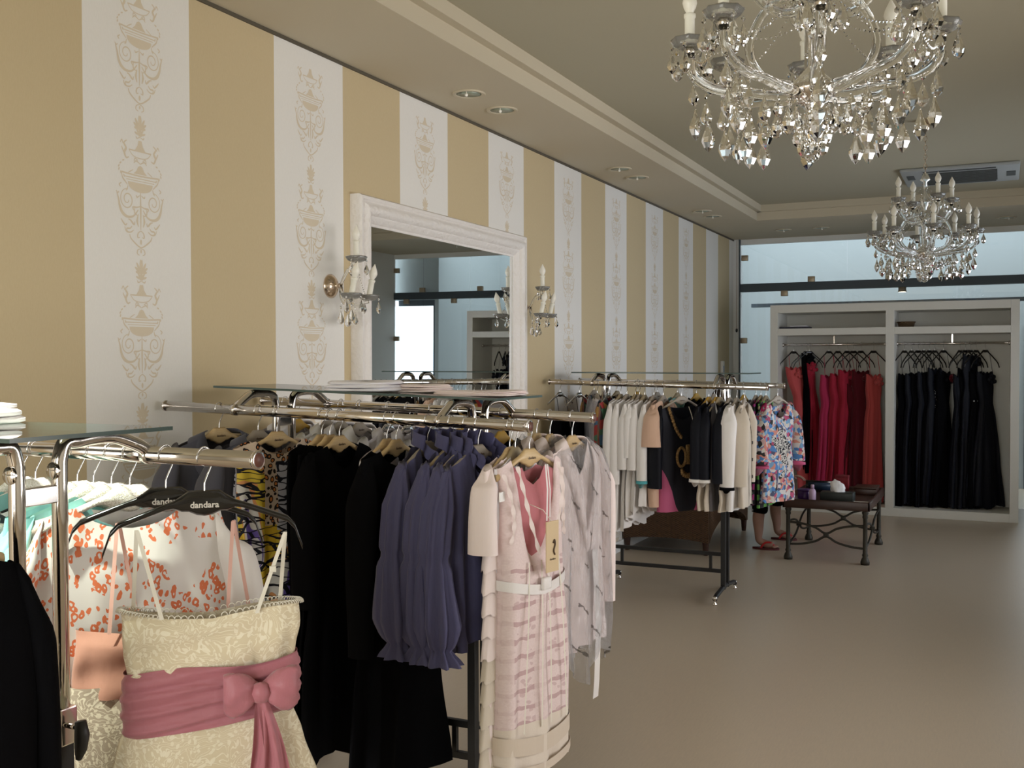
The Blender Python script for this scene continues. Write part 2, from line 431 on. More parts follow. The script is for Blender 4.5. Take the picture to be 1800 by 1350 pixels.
# ---- ceiling fittings
M['downlight_glass'] = mat('green_tint_glass', (.30,.34,.26), .25, spec=.6)
M['sparkle'] = mat('polished_glass_stud', (.95,.93,.85), .08, spec=1.0)
dl = None
pts = [(-2.645,5.10),(-2.64,5.51),(-2.637,7.57),(-2.632,7.98),(-2.645,10.02),(-2.645,10.42),(-2.21,11.84),(-1.80,11.84),(.04,11.84),(.46,11.84)]
lab = ['first','second','third','fourth','fifth','sixth']
for i, (x, y) in enumerate(pts):
    if i < 6: L = '%s round downlight counted from the front along the left ceiling border' % lab[i]
    else: L = ['leftmost round downlight in the ceiling border above the wardrobe', 'second round downlight from the left above the wardrobe', 'round downlight in back ceiling border right of the far chandelier', 'round downlight in back ceiling border nearest the right wall'][i-6]
    if dl is None:
        dl = thing('downlight', L, 'downlight', (x,y,ZC), 0, 'round ceiling downlights')
        G().lathe([(.068,0),(.072,-.006),(.088,-.008),(.092,-.004),(.092,0)], 28).obj('ring', M['ceiling'], dl, True, angle=40)
        G().lathe([(.070,-.003),(.0,-.004)], 28).obj('glass', M['downlight_glass'], dl)
        G().lathe([(.003,-.002),(.003,-.016),(.009,-.022),(.007,-.031),(0,-.034)], 10, (.02,-.066,0)).obj('stud', M['sparkle'], dl)
    else:
        d = dup(dl); d.location = (x,y,ZC); d['label'] = L
ac = thing('air_conditioner', 'white ceiling cassette air conditioner with dark slotted grille behind the far chandelier', 'air conditioner', (-.33, 9.82, ZU))
M['ac_white'] = mat('ac_plastic', (.36,.38,.38), .5); M['ac_dark'] = mat('ac_dark', (.05,.055,.055), .6)
G().box(-.46,.46,-.42,.42,-.03,0,.012).obj('panel', M['ac_white'], ac)
G().box(-.29,.29,-.26,.26,-.033,-.02).obj('grille', M['ac_dark'], ac, False)
sl = G().box(-.29,.29,-.006,.006,-.04,-.03).obj('slat', mat('ac_slat', (.09,.10,.10), .5), ac, False); sl.location = (0,-.24,0)
for k in range(1, 9): inst(sl, ac, (0,-.24+.06*k,0))
G().box(-.28,.28,-.36,-.32,-.034,-.02).obj('vent', M['ac_dark'], ac, False); G().box(-.28,.28,.30,.35,-.034,-.02).obj('vent', M['ac_dark'], ac, False)
G().box(-.42,-.36,-.2,.0,-.034,-.02).obj('vent', M['ac_dark'], ac, False); G().box(.36,.43,-.1,.12,-.034,-.02).obj('vent', M['ac_dark'], ac, False)
ic = thing('wall_intercom', 'white wall intercom with small blue panel on the striped wall', 'intercom', (XL, 11.95, 1.5))
G().box(0,.03,-.045,.045,-.115,.115,.008).obj('case', M['wall_white'], ic)
G().box(.03,.033,-.022,.022,-.02,.06).obj('screen', mat('blue_lcd', (.10,.16,.32), .3), ic, False)
G().lathe([(.012,.03),(.012,.036),(0,.037)], 12, (0,0,-.07), 'x').obj('button', M['black_plastic'], ic)
pc = tag(G().tube([(XL+.045,YB-.07,3.06),(XL+.045,YB-.07,2.0)], .003, 6).obj('pull_cord', mat('cord', (.35,.22,.16), .7)), 'thin brown pull cord hanging at the far left corner', 'cord')
G().lathe([(0,0),(.012,-.005),(.014,-.03),(.006,-.045),(0,-.046)], 10).obj('pull_knob', M['knob'], pc).location = (XL+.045,YB-.07,2.005)

# ---- mirror with carved white frame
YM0, YM1, ZM0, ZM1, FW = 4.366, 6.363, .25, 2.44, .145
mr = thing('wall_mirror', 'large mirror in a carved white frame against the striped wall', 'mirror', (XL, (YM0+YM1)/2, ZM0))
M['frame'] = mat('white_gesso', (.80,.76,.72), .5); t = NT(M['frame'])
oc = t.coord('Object'); t.bump(t.math('ADD', t.noise(oc, 55, 3), t.vor(oc, 42)), .55, .006)
M['frame_plain'] = mat('white_lacquer', (.80,.76,.72), .4)
hy = (YM1-YM0)/2; hz = ZM1-ZM0
PROF = [(0,.0),(0,.055),(.008,.066),(.022,.066),(.03,.055),(.036,.058),(.05,.074),(.07,.078),(.09,.066),(.097,.052),(.104,.052),(.112,.044),(.128,.04),(.133,.03),(FW,.028),(FW,.010)]
def frame_rail(name, side):
    g = G(); n = 40
    corners = {'l': ((-hy,0),(-hy,hz),(1,0)), 'r': ((hy,0),(hy,hz),(-1,0)), 't': ((-hy,hz),(hy,hz),(0,-1)), 'b': ((-hy,0),(hy,0),(0,1))}[side]
    a, b, inn = corners; V = []
    for i in range(n+1):
        s = i/n
        for d, h in PROF:
            # mitre
            if side in 'lr': y = a[0]+inn[0]*d; z = (0+d)+(hz-2*d)*s
            else: z = a[1]+inn[1]*d; y = (-hy+d)+(2*hy-2*d)*s
            V.append((h, y, z))
    m = len(PROF); fs = [(i*m+k, i*m+k+1, (i+1)*m+k+1, (i+1)*m+k) for i in range(n) for k in range(m-1)]
    g.add(V, fs)
    return g.obj(name, M['frame'], mr, True, angle=50)
for sd in 'ltrb': frame_rail('frame_rail', sd)
G().box(.004,.014,-hy+FW-.01,hy-FW+.01,FW-.01,hz-FW+.01).obj('mirror_glass', M['mirror'], mr, False).rotation_euler = (0, .0045, 0)

# ---- wall sconces
def crystal_drop(L=.06, r=.0145):
    g = G()
    prof = [(0,0),(.18*r,-.06*L),(.28*r,-.18*L),(.95*r,-.55*L),(r,-.66*L),(.6*r,-.85*L),(0,-L)]
    g.lathe(prof, 6); o = len(g.v)
    g.lathe([(0,.018),(.005,.013),(.005,.008),(0,.003)], 6)
    return g
def pear_drop(L=.068, r=.0175):
    return G().lathe([(0,0),(.15*r,-.1*L),(.55*r,-.35*L),(.98*r,-.68*L),(.8*r,-.86*L),(.35*r,-.97*L),(0,-L)], 8).lathe([(0,.02),(.006,.014),(.006,.008),(0,.002)], 6)
def bobeche(r=.05):
    g = G(); V = []; Fc = []; n = 24
    for i, (q, z) in enumerate(((.25,.0),(.5,-.004),(.8,.004),(1.0,.020),(.97,.024),(.78,.009),(.5,.001),(.25,.004))):
        for k in range(n):
            a = 2*PI*k/n; rr = r*q*(1+(.07*math.cos(8*a) if q > .7 else 0)); V.append((rr*math.cos(a), rr*math.sin(a), z))
    for i in range(7):
        for k in range(n): Fc.append((i*n+k,i*n+(k+1)%n,(i+1)*n+(k+1)%n,(i+1)*n+k))
    return g.add(V, Fc)
def candle_g(h=.085, r=.0140):
    return G().lathe([(r*1.25,0),(r*1.25,.008),(r,.012),(r,h-.012),(r*1.18,h-.008),(r*1.18,h),(r*.7,h+.003)], 14)
def flame_bulb(h=.075, r=.0205):
    return G().lathe([(.009,0),(.011,.004),(r*.82,.2*h),(r,.38*h),(r*.86,.56*h),(r*.5,.76*h),(.004,.92*h),(.0015,h),(0,h*1.01)], 16)
crys = {}
def put(key, make, m, name, parent, loc, rot=(0,0,0), smooth=False):
    if key not in crys:
        o = make().obj(name, m, parent, smooth); o.location = loc; o.rotation_euler = rot; crys[key] = o; return o
    o = crys[key].copy(); COL.objects.link(o); o.parent = parent; o.location = loc; o.rotation_euler = rot; return o
def swag(g, a, b, sag, n=18, r=.004):
    a, b = Vector(a), Vector(b)
    for i in range(n+1):
        s = i/n; p = a.lerp(b, s); p.z -= sag*4*s*(1-s)
        g.lathe([(0,r),(r,0),(0,-r)], 5, p[:])
    return g
def sconce(loc, label):
    s = thing('wall_sconce', label, 'wall lamp', loc, 0, 'crystal wall sconces beside the mirror')
    G().lathe([(.058,0),(.058,.006),(.05,.014),(.034,.026),(.016,.034),(.011,.05),(.014,.058),(0,.062)], 24, axis='x').obj('backplate', M['gold'], s, True, angle=60)
    root = (.06,0,0)
    for tip, ctrl in (((.15,0,.125), [(.085,0,.05),(.115,0,.085)]), ((.17,.075,-.055), [(.07,.012,-.055),(.11,.04,-.09)]), ((.17,-.075,-.055), [(.07,-.012,-.055),(.11,-.04,-.09)])):
        a = G().tube(smooth_path([root]+ctrl+[(tip[0],tip[1],tip[2]-.02)], 5), .0075, 8).obj('arm', M['glass_crystal'], s)
        put('bob', bobeche, M['dish_glass'], 'bobeche', a, (tip[0],tip[1],tip[2]-.012), (0,0,0), True)
        ti = .0 if tip[1] == 0 else .22
        put('can', candle_g, M['candle'], 'candle', a, tip, (0,ti,0), True)
        put('bulb', flame_bulb, M['bulb'], 'bulb', a, (tip[0]+.087*math.sin(ti),tip[1],tip[2]+.087*math.cos(ti)), (0,ti,0), True)
        for k in range(3):
            b = 2*PI*k/3+.6
            put('kite', crystal_drop, M['glass_crystal'], 'crystal_drop', s, (tip[0]+.047*math.cos(b), tip[1]+.047*math.sin(b), tip[2]-.02))
    for y, z in ((-.06,-.12),(0,-.13),(.06,-.12),(.03,-.105)):
        put('pear', pear_drop, M['glass_crystal'], 'crystal_drop', s, (.10,y,z))
        G().tube([(.10,y,z+.015),(.10,y*.8,-.06)], .0015, 5).obj('wire', M['steel_wire'], s)
    gg = G(); swag(gg, (.15,0,.11), (.17,.075,-.07), .03); swag(gg, (.15,0,.11), (.17,-.075,-.07), .03); gg.obj('bead_chain', M['glass_crystal'], s, False)
sconce((XL, 4.195, 1.972), 'crystal wall sconce with three candles left of the mirror')
sconce((XL, 6.42, 1.972), 'crystal wall sconce with three candles right of the mirror')

# ---- chandeliers
def chandelier(loc, label):
    s = thing('chandelier', label, 'chandelier', loc, 0, 'crystal candle chandeliers')
    H = ZU-loc[2]
    G().lathe([(.0,H),(.062,H),(.064,H-.012),(.05,H-.02),(.03,H-.03),(.026,H-.06),(.012,H-.075),(0,H-.08)], 20).obj('canopy', M['gold'], s, True, angle=50)
    g = G(); z = H-.075; k = 0
    while z > .74:
        n = 10; c = [(.010*math.cos(2*PI*i/n)*(1 if k%2 else 0), .010*math.cos(2*PI*i/n)*(0 if k%2 else 1), z-.017+.019*math.sin(2*PI*i/n)) for i in range(n)]
        g.tube(c, .0022, 5, closed=True); z -= .031; k += 1
    g.obj('chain', M['gold'], s)
    G().lathe([(0,.745),(.012,.735),(.03,.70),(.034,.69),(.012,.675),(.010,.60),(.022,.585),(.03,.55),(.022,.52),(.010,.50),(.010,.44),(.03,.43),(.036,.40),(.02,.37),(.011,.34),(.011,.26),(.03,.24),(.055,.215),(.058,.20),(.03,.17),(.012,.14),(0,.135)], 16).obj('column', M['glass_crystal'], s)
    G().lathe([(.062,.205),(.066,.197),(.066,.19),(.05,.172),(.03,.155),(0,.15)], 20).obj('hub', M['chrome'], s, True)
    def arm(a, path, tip, zt):
        c, sn = math.cos(a), math.sin(a)
        o = G().tube(smooth_path([(r*c, r*sn, z) for r, z in path], 5), .0140, 8).obj('arm', M['glass_crystal'], s)
        p = (tip*c, tip*sn, zt)
        put('cup', lambda: G().lathe([(.006,-.02),(.013,-.008),(.016,0),(.014,.006),(.010,.008)], 12), M['chrome'], 'cup', o, (p[0],p[1],zt-.004), (0,0,0), True)
        put('bob', bobeche, M['dish_glass'], 'bobeche', o, (p[0],p[1],zt+.006), (0,0,a), True)
        put('can', candle_g, M['candle'], 'candle', o, (p[0],p[1],zt+.012), (0,0,0), True)
        put('bulb', flame_bulb, M['bulb'], 'bulb', o, (p[0],p[1],zt+.099), (0,0,0), True)
        for k in range(6):
            b = a+2*PI*k/6+.3
            key, mk = (('kite', crystal_drop), ('pear', pear_drop))[k % 2]
            put(key, mk, M['glass_crystal'], 'crystal_drop', s, (p[0]+.049*math.cos(b), p[1]+.049*math.sin(b), zt-.008), (0,0,b))
        return p
    low = []; rnd = random.Random(3)
    for k in range(8):
        a = 2*PI*k/8+.22
        p = arm(a, [(.02,.20),(.08,.185),(.17,.20),(.26,.215),(.315,.255),(.325,.315)], .325, .325); low.append(p)
        c, sn = math.cos(a), math.sin(a)
        for r, z in ((.315,.262),(.28,.225),(.235,.20),(.18,.197),(.13,.19),(.09,.185)):
            key, mk = (('kite', crystal_drop), ('pear', pear_drop))[rnd.random() < .55]
            put(key, mk, M['glass_crystal'], 'crystal_drop', s, (r*c, r*sn, z-.022-.02*rnd.random()), (0,0,rnd.random()*3))
            if r > .15:
                put('big', lambda: crystal_drop(.09, .019), M['glass_crystal'], 'crystal_drop', s, (r*c*.98, r*sn*.98, z-.088-.012*rnd.random()), (0,0,rnd.random()*3))
        # decorative inner scroll rising from the hub
        G().tube(smooth_path([(.05*c,.05*sn,.21),(.13*c,.13*sn,.24),(.165*c,.165*sn,.32),(.12*c,.12*sn,.42),(.05*c,.05*sn,.45)], 5), .012, 8).obj('scroll_arm', M['glass_crystal'], s) if k % 2 == 0 else None
    up = []
    for k in range(4):
        a = 2*PI*k/4+.5
        up.append(arm(a, [(.02,.42),(.07,.40),(.13,.42),(.175,.475),(.185,.53)], .185, .54))
    g = G(); top = (0,0,.68)
    for i in range(8):
        p, q = low[i], low[(i+1) % 8]
        swag(g, (p[0],p[1],.315), (q[0],q[1],.315), .055, 20); swag(g, (p[0],p[1],.318), (p[0]*.12,p[1]*.12,.47), .06, 26)
    for p in up: swag(g, (p[0],p[1],.535), (p[0]*.1,p[1]*.1,.66), .05, 20)
    g.obj('bead_chain', M['glass_crystal'], s, False)['kind'] = 'stuff'
    for n, r, z in ((8,.058,.15),(6,.04,.115),(5,.026,.085)):
        for k in range(n):
            a = 2*PI*k/n+n
            put('pear', pear_drop, M['glass_crystal'], 'crystal_drop', s, (r*math.cos(a), r*math.sin(a), z), (0,0,a))
    g = G()
    bm = bmesh.new(); bmesh.ops.create_icosphere(bm, subdivisions=2, radius=.021); bm.verts.index_update()
    g.add([v.co+Vector((0,0,.021)) for v in bm.verts], [[v.index for v in f.verts] for f in bm.faces]); bm.free()
    g.lathe([(0,.14),(.004,.13),(.004,.042),(0,.04)], 6)
    g.obj('ball_finial', M['glass_crystal'], s, False)
    return s
chandelier((-.465, 2.90, 2.135), 'large crystal candle chandelier hanging nearest the camera')
chandelier((-.472, 7.586, 2.135), 'smaller looking crystal chandelier hanging before the wardrobe and ceiling grille')

# ================================================================== RACKS
def rack(label, Yc, zr, zg, xl, xr, xrf, gx0, gx1, group='chrome clothes racks with a glass top'):
    """rack with its rails along X; zr(x) rail height, zg(x) glass height; xl..xr rails (xrf = right end of the front rail)"""
    rk = thing('clothes_rack', label, 'rack', (-2.13, Yc, 0), 0, group)
    ox = -2.13
    for sy, x1 in ((-1, xrf), (1, xr)):
        y = sy*.29
        G().tube([(xl-ox, y, zr(xl)), (x1-ox, y, zr(x1))], .0185, 18).obj('rail', M['chrome'], rk)
        for xe, d in ((xl, -1), (x1, 1)):
            G().lathe([(.0, d*.006), (.0145, d*.005), (.0155, d*.002), (.0155, -d*.004)], 18, (xe-ox, y, zr(xe)), 'x').obj('end_plug', M['copper_cap'] if d > 0 else M['chrome'], rk)
            G().lathe([(.0185,-.004*d),(.0205,-.004*d),(.0205,.003*d),(.0155,.003*d)], 18, (xe-ox, y, zr(xe)), 'x').obj('end_ring', M['chrome'], rk)
    for px in (-2.56, -1.70):
        for sy in (-1, 1):
            zz = zr(px); zt = zg(px)-.02; y0 = sy*.05
            path = [(px-ox, y0, .82), (px-ox, y0, zz-.03), (px-ox, y0, zz+.005), (px-ox, y0+sy*.012, zz+.04), (px-ox, y0+sy*.045, zt-.004), (px-ox, y0+sy*.085, zt), (px-ox, y0+sy*.13, zt), (px-ox, y0+sy*.165, zt-.008), (px-ox, sy*.27, zz+.018), (px-ox, sy*.285, zz+.004)]
            G().tube([path[0], path[1]]+smooth_path(path[2:], 4), .0155, 14).obj('post', M['chrome'], rk)
            G().lathe([(.0185,-.009),(.0215,-.009),(.0215,.009),(.0185,.009)], 18, (px-ox, sy*.29, zz), 'x').obj('rail_clamp', M['chrome'], rk)
            G().lathe([(.0175,0),(.0175,-.004),(.014,-.007),(0,-.008)], 16, (px-ox, y0-.013, zz-.012), 'y').obj('weld_cap', M['chrome'], rk, True, angle=40)
            G().box(px-ox-.0155, px-ox+.0155, y0-.0155, y0+.0155, .06, .86, .002).obj('lower_post', M['black_metal'], rk, False)
            col = G().box(px-ox-.02, px-ox+.02, y0-.02, y0+.02, .84, .915, .003).obj('collar', M['chrome'], rk, False)
            kx = .02
            kn = G().tube([(px-ox+kx, y0, .878), (px-ox+kx+.022, y0, .878)], .0055, 10).obj('knob_screw', M['chrome'], col)
            G().tube([(px-ox+kx+.03, y0, .892), (px-ox+kx+.034, y0, .865), (px-ox+kx+.03, y0, .835), (px-ox+kx+.024, y0, .815)], [.011, .0145, .012, .006], 12).obj('knob', M['knob'], col)
        G().box(px-ox-.009, px-ox+.009, -.05, .05, zr(px)-.075, zr(px)-.04, .002).obj('spacer', M['chrome'], rk, False)
        G().tube(smooth_path([(px-ox, -.285, .035), (px-ox, -.26, .05), (px-ox, -.17, .062), (px-ox, 0, .075), (px-ox, .17, .062), (px-ox, .26, .05), (px-ox, .285, .035)], 4), .0165, 8).obj('foot', M['black_metal'], rk)
        for sy in (-1, 1):
            G().lathe([(0,.0),(.014,.0),(.015,.008),(.006,.016),(.006,.03),(.012,.036),(.018,.046),(.014,.058),(0,.06)], 14, (px-ox, sy*.283, 0)).obj('glide', M['chrome'], rk)
    for z in (.288, .172):
        G().box(-2.56-ox, -1.70-ox, -.0105, .0105, z-.0125, z+.0125, .002).obj('lower_bar', M['black_metal'], rk, False)
    for x in (-2.44, -1.80):
        G().box(x-ox-.009, x-ox+.009, -.009, .009, .172, .288).obj('bar_spacer', M['black_metal'], rk, False)
    za, zb = zg(gx0), zg(gx1); a, b = gx0-ox, gx1-ox; gy = .195
    g = G(); V = [(a,-gy,za),(b,-gy,zb),(b,gy,zb),(a,gy,za)]
    g.add([(x,y,z-.004) for x,y,z in V]+[(x,y,z+.004) for x,y,z in V], [(3,2,1,0),(4,5,6,7)])
    gl = g.obj('glass_top', M['shelf_glass'], rk, False)
    G().add([(x,y,z-.004) for x,y,z in V]+[(x,y,z+.004) for x,y,z in V], [(0,1,5,4),(1,2,6,5),(2,3,7,6),(3,0,4,7)]).obj('glass_edge', M['glass_edge'], gl, False)
    return rk
z1r = lambda x: 1.44+(x+2.9)*(-.044/1.535); z1g = lambda x: z1r(x)+.076
z2r = lambda x: 1.467+(x+2.875)*(-.031/1.52); z2g = lambda x: 1.531-.005*(x+2.7)
z3r = lambda x: 1.402-.004*(x+2.1); z3g = lambda x: 1.468
rack('chrome garment rack with blue blouses, set in front of the mirror', 3.345, z1r, z1g, -2.895, -1.368, -1.368, -2.745, -1.535)
rack('farthest chrome garment rack, with white tops and a black post', 7.052, z2r, z2g, -2.88, -1.356, -1.356, -2.75, -1.50)
rack('nearest chrome garment rack at the bottom left with black hangers', 1.45, z3r, z3g, -2.88, -1.40, -1.56, -2.72, -1.54)

# ================================================================== HANGERS
M['beige'] = mat('beige_hanger', (.62,.45,.24), .42); t = NT(M['beige']); t.base(t.mix(t.noise(t.mapping(t.coord('Object'), (4,4,30)), 6, 3), (.66,.49,.27), (.52,.36,.17)))
M['mustard'] = mat('mustard_hanger', (.50,.30,.045), .45)
M['grey_hang'] = mat('grey_beige_hanger', (.38,.33,.27), .5)
M['olive_hang'] = mat('pale_olive_hanger', (.36,.29,.18), .5)
m = mat('glitter_hanger', (.80,.77,.68), .35, spec=.6); t = NT(m); sp_ = t.vor(t.coord('Object'), 420, out=1)
t.base(t.mix(t.sep(sp_)[0], (.62,.58,.46), (.95,.93,.86))); t.rough(t.math('MULTIPLY_ADD', t.sep(sp_)[1], .5, .12)); t.bump(t.vor(t.coord('Object'), 420), .5, .002)
M['glitter'] = m
M['clear_hang'] = clear_glass('clear_plastic', (.80,.80,.80), 1.0, .1)
M['print_dark'] = mat('dark_brown_print', (.08,.045,.025), .6)
M['print_silver'] = mat('silver_print', (.75,.72,.66), .3, .6)
HW_TABS = {}
def hanger_body(hw=.165, hump=.062, th=.009, drop=.062, tip=0.0, slim=False, fat=-.5):
    g = G(); n = 26; V = []; rows = []
    for i in range(n+1):
        s = -1+2*i/n; u = s*hw; a = abs(s)
        top = -.069 - drop*max(0, (a-.16)/.84)**1.1 - (.0 if a < .16 else .012*min(1, (a-.16)/.12))
        top += (-tip*max(0, (a-.88)/.12)**1.5)
        bh = hump*(1-min(1, a/.32)**2)*.75+ (.016 if not slim else .014) + (0 if slim else .010*max(0, a-.5))
        bot = top-bh
        thk = th*(1.0+ (fat*max(0, a-.45) if not slim else .25))
        y = .0   # ends lean slightly forward
        V.append([(u, -y-thk, (top+bot)/2), (u, -y-thk*.75, top-bh*.12), (u, -y, top), (u, -y+thk*.75, top-bh*.12), (u, -y+thk, (top+bot)/2), (u, -y+thk*.75, bot+bh*.12), (u, -y, bot), (u, -y-thk*.75, bot+bh*.12)])
    flat = [p for r in V for p in r]
    F = [(i*8+k, i*8+(k+1)%8, (i+1)*8+(k+1)%8, (i+1)*8+k) for i in range(n) for k in range(8)]
    F += [tuple(range(7,-1,-1)), tuple(n*8+k for k in range(8))]
    return g.add(flat, F)
def hook(bent=False):
    pts = [(.023*math.cos(a), 0, .0+.023*math.sin(a)) for a in [math.radians(d) for d in range(200, -21, -20)]]
    tail = [(.020, 0, -.022), (.004, 0, -.045), (.0, 0, -.058), (0, 0, -.082)] if not bent else [(.022, 0, -.018), (.004, 0, -.046), (.0, 0, -.056), (0, 0, -.084)]
    return G().tube(pts+smooth_path(tail, 3), .0019, 6)
def text_mesh(txt, size, m, parent, loc, rot, name='lettering', bold=0.0):
    c = bpy.data.curves.new(name, 'FONT'); c.body = txt; c.size = size; c.align_x = 'CENTER'; c.align_y = 'CENTER'; c.extrude = .0004; c.offset = bold; c.resolution_u = 2
    c.materials.append(m); o = bpy.data.objects.new(name, c); COL.objects.link(o)
    bpy.context.view_layer.update()
    me = bpy.data.meshes.new_from_object(o.evaluated_get(bpy.context.evaluated_depsgraph_get()))
    bpy.data.objects.remove(o); me.materials.clear(); me.materials.append(m)
    o = bpy.data.objects.new(name, me); COL.objects.link(o)
    o.parent = parent; o.location = loc; o.rotation_euler = rot
    return o
PROTO = {}
STY = {'beige': dict(m='beige'), 'mustard': dict(m='mustard', hw=.17), 'grey': dict(m='grey_hang'), 'olive': dict(m='olive_hang'), 'black': dict(m='black_plastic', tip=.05, hw=.205, slim=True, hump=.055, th=.007), 'glitter': dict(m='glitter', hw=.185, th=.013, hump=.06, fat=.9), 'clear': dict(m='clear_hang', hw=.17, th=.004, hump=.03, slim=True), 'cab': dict(m='black_plastic', tip=.03, hw=.19, slim=True, hump=.02, th=.006, drop=.13)}
def hanger(style, X, Y, Z, yaw, label):
    """yaw turns the hanger about its hook; front faces +X when yaw = 0"""
    if style not in PROTO:
        p = dict(STY[style]); mm = M[p.pop('m')]
        h = thing('hanger', label, 'hanger')
        hanger_body(**p).obj('shoulder_bar', mm, h)
        hook(style in ('glitter', 'black')).obj('hook', M['steel_wire'], h)
        if style in ('beige', 'grey', 'olive'):
            text_mesh('dandara', .0125, M['print_dark'], h, (0, -.0115, -.100), (PI/2, 0, 0))
        if style == 'black':
            text_mesh('dandara', .0185, M['print_silver'], h, (0, -.0085, -.100), (PI/2, 0, 0), bold=.0005)
        PROTO[style] = h; o = h
    else:
        o = dup(PROTO[style])
    o['label'] = label; o.location = (X, Y, Z); o.rotation_euler = (0, 0, PI/2+yaw)
    for c in o.children:
        if c.name.startswith('hook'): c.rotation_euler = (0, 0, -yaw)
    return o

# ================================================================== CLOTH
def cloth(prof, neck=.075, fdip=.10, bdip=.02, slope=.30, zn=-.096, hem=None, th=.05, nu=44, nt=26, fold=.010, nf=3.5, seed=0, flare=0.0, nfl=7, hemw=.0, top=None, shw=None, p=.75):
    """closed garment shell hanging in the local x-z plane, front = -y.
    prof: [(z, half width)]; neck: half neck opening; top: level of a straight strapless edge; flare: deep folds growing to the hem"""
    rnd = random.Random(seed); g = G(); V = []; UV = []
    hem = prof[-1][0] if hem is None else hem
    ph = [rnd.uniform(0, 6.28) for _ in range(8)]
    hw0 = prof[0][1]; ptab = [(-q[0], q[1]) for q in prof]
    for j in range(nt+1):
        t = (j/nt)
        for i in range(nu):
            a = 2*PI*i/nu; c, s = math.cos(a), math.sin(a)
            u = math.copysign(abs(c)**p, c); side = -1 if s < 0 else 1
            if top is None:
                U = abs(u)*hw0
                if U < neck:
                    q = (1-(U/neck)**2)**.7
                    zt = zn-(fdip if side < 0 else bdip)*q
                else: zt = zn-(U-neck)*slope
            else:
                zt = top(u, side) if callable(top) else top
            zh = hem+hemw*math.sin(2*u*2.2+ph[3])+hemw*.6*math.sin(5*u+ph[4]+side)
            z = zt+(zh-zt)*t
            hw = lerp(ptab, -z)
            if top is None and t < .05: hw = hw0+(hw-hw0)*t/.05
            x = u*hw
            thk = (th*(.22+.78*min(1, t/.14))+.011*(1-min(1, t/.14))) if top is None else th*(.75+.25*min(1, t/.2))
            y = math.copysign(abs(s)**.75, s)*thk
            tt = t*t*(3-2*t)
            wv = fold*(.25+.75*tt)*(math.sin(nf*PI*u+ph[0]+1.3*t)+.55*math.sin(nf*1.9*PI*u+ph[1]-2*t))
            y += wv+.004*math.sin(9*t+3*u+ph[5])
            x += .35*fold*math.sin(7*t+ph[2])*abs(u)
            if flare:
                k = flare*tt*math.sin(nfl*a+ph[6]+.8*t)
                x *= 1+k*.35; y *= 1+k
                y += flare*.035*tt*math.sin(nfl*a*1.0+ph[7])
            V.append((x, y, z)); UV.append((u*hw+(2 if side > 0 else 0), z))
    F = [(j*nu+i, j*nu+(i+1)%nu, (j+1)*nu+(i+1)%nu, (j+1)*nu+i) for j in range(nt) for i in range(nu)]
    return g.add(V, F, UV)
def sleeve(side, x0, z0, L, rad, out=.03, fwd=0.0, n=18, m=18, seed=0, fl=.62, gather=0.0, ng=8, top=.05):
    """tube from the shoulder seam down; rad: [(0..1, radius)]"""
    rnd = random.Random(seed+17*(side+2)); g = G(); V = []; UV = []
    ph = rnd.uniform(0, 6)
    for j in range(m+1):
        t = j/m; r = lerp(rad, t)
        cx = side*(x0+out*math.sin(min(1, t*1.6)*PI/2)); cz = z0-L*t; cy = -fwd*t*t
        tilt = 1-min(1, t/.2)
        for i in range(n):
            a = 2*PI*i/n
            k = 1+gather*math.sin(ng*a+ph+2*t)*(.4+.6*t)
            dx = r*fl*k*math.cos(a); dy = r*k*math.sin(a)
            z = cz - side*dx*tilt*1.2 - (r*fl*.5)*tilt
            V.append((cx+dx*(1-.3*tilt), cy+dy*(1-.45*tilt), z)); UV.append((a/6.28*.3+side, cz))
    F = [(j*n+i, j*n+(i+1)%n, (j+1)*n+(i+1)%n, (j+1)*n+i) for j in range(m) for i in range(n)]
    F.append(tuple(range(n-1,-1,-1)))
    return g.add(V, F, UV)
def band(pts, h, wav=0.0, k=40, thick=.0):
    """upright strip following pts, wavy if wav"""
    g = G(); q = smooth_path(pts, 6); V = []
    for i, p in enumerate(q):
        w = wav*math.sin(i*1.15)
        V += [(p.x+w*.3, p.y+w, p.z), (p.x+w*1.6, p.y-.006+w*2.2, p.z+h+abs(w)*.6)]
    return g.add(V, [(2*i, 2*i+1, 2*i+3, 2*i+2) for i in range(len(q)-1)])
def strap(a, b, wd=.008):
    g = G(); a = Vector(a); b = Vector(b); n = 6; V = []
    for i in range(n+1):
        p = a.lerp(b, i/n); V += [(p.x-wd/2, p.y, p.z), (p.x+wd/2, p.y, p.z)]
    return g.add(V, [(2*i, 2*i+1, 2*i+3, 2*i+2) for i in range(n)])
GARM = []
def hang(name, cat, label, X, Y, Z, yaw, hstyle, hlabel, group=None):
    if hstyle: hanger(hstyle, X, Y, Z, yaw, hlabel)['group'] = 'hangers on the racks'
    return thing(name, label, cat, (X, Y, Z), PI/2+yaw, group)
def H(s): return s
BEIGE, MUST, GREY, OLIVE = 'beige', 'mustard', 'grey', 'olive'
def blouse_prof(L, sh=.2, w=.22, hem=.24): return [(-.10, sh), (-.20, sh+.005), (-.32, w), (-L, hem)]

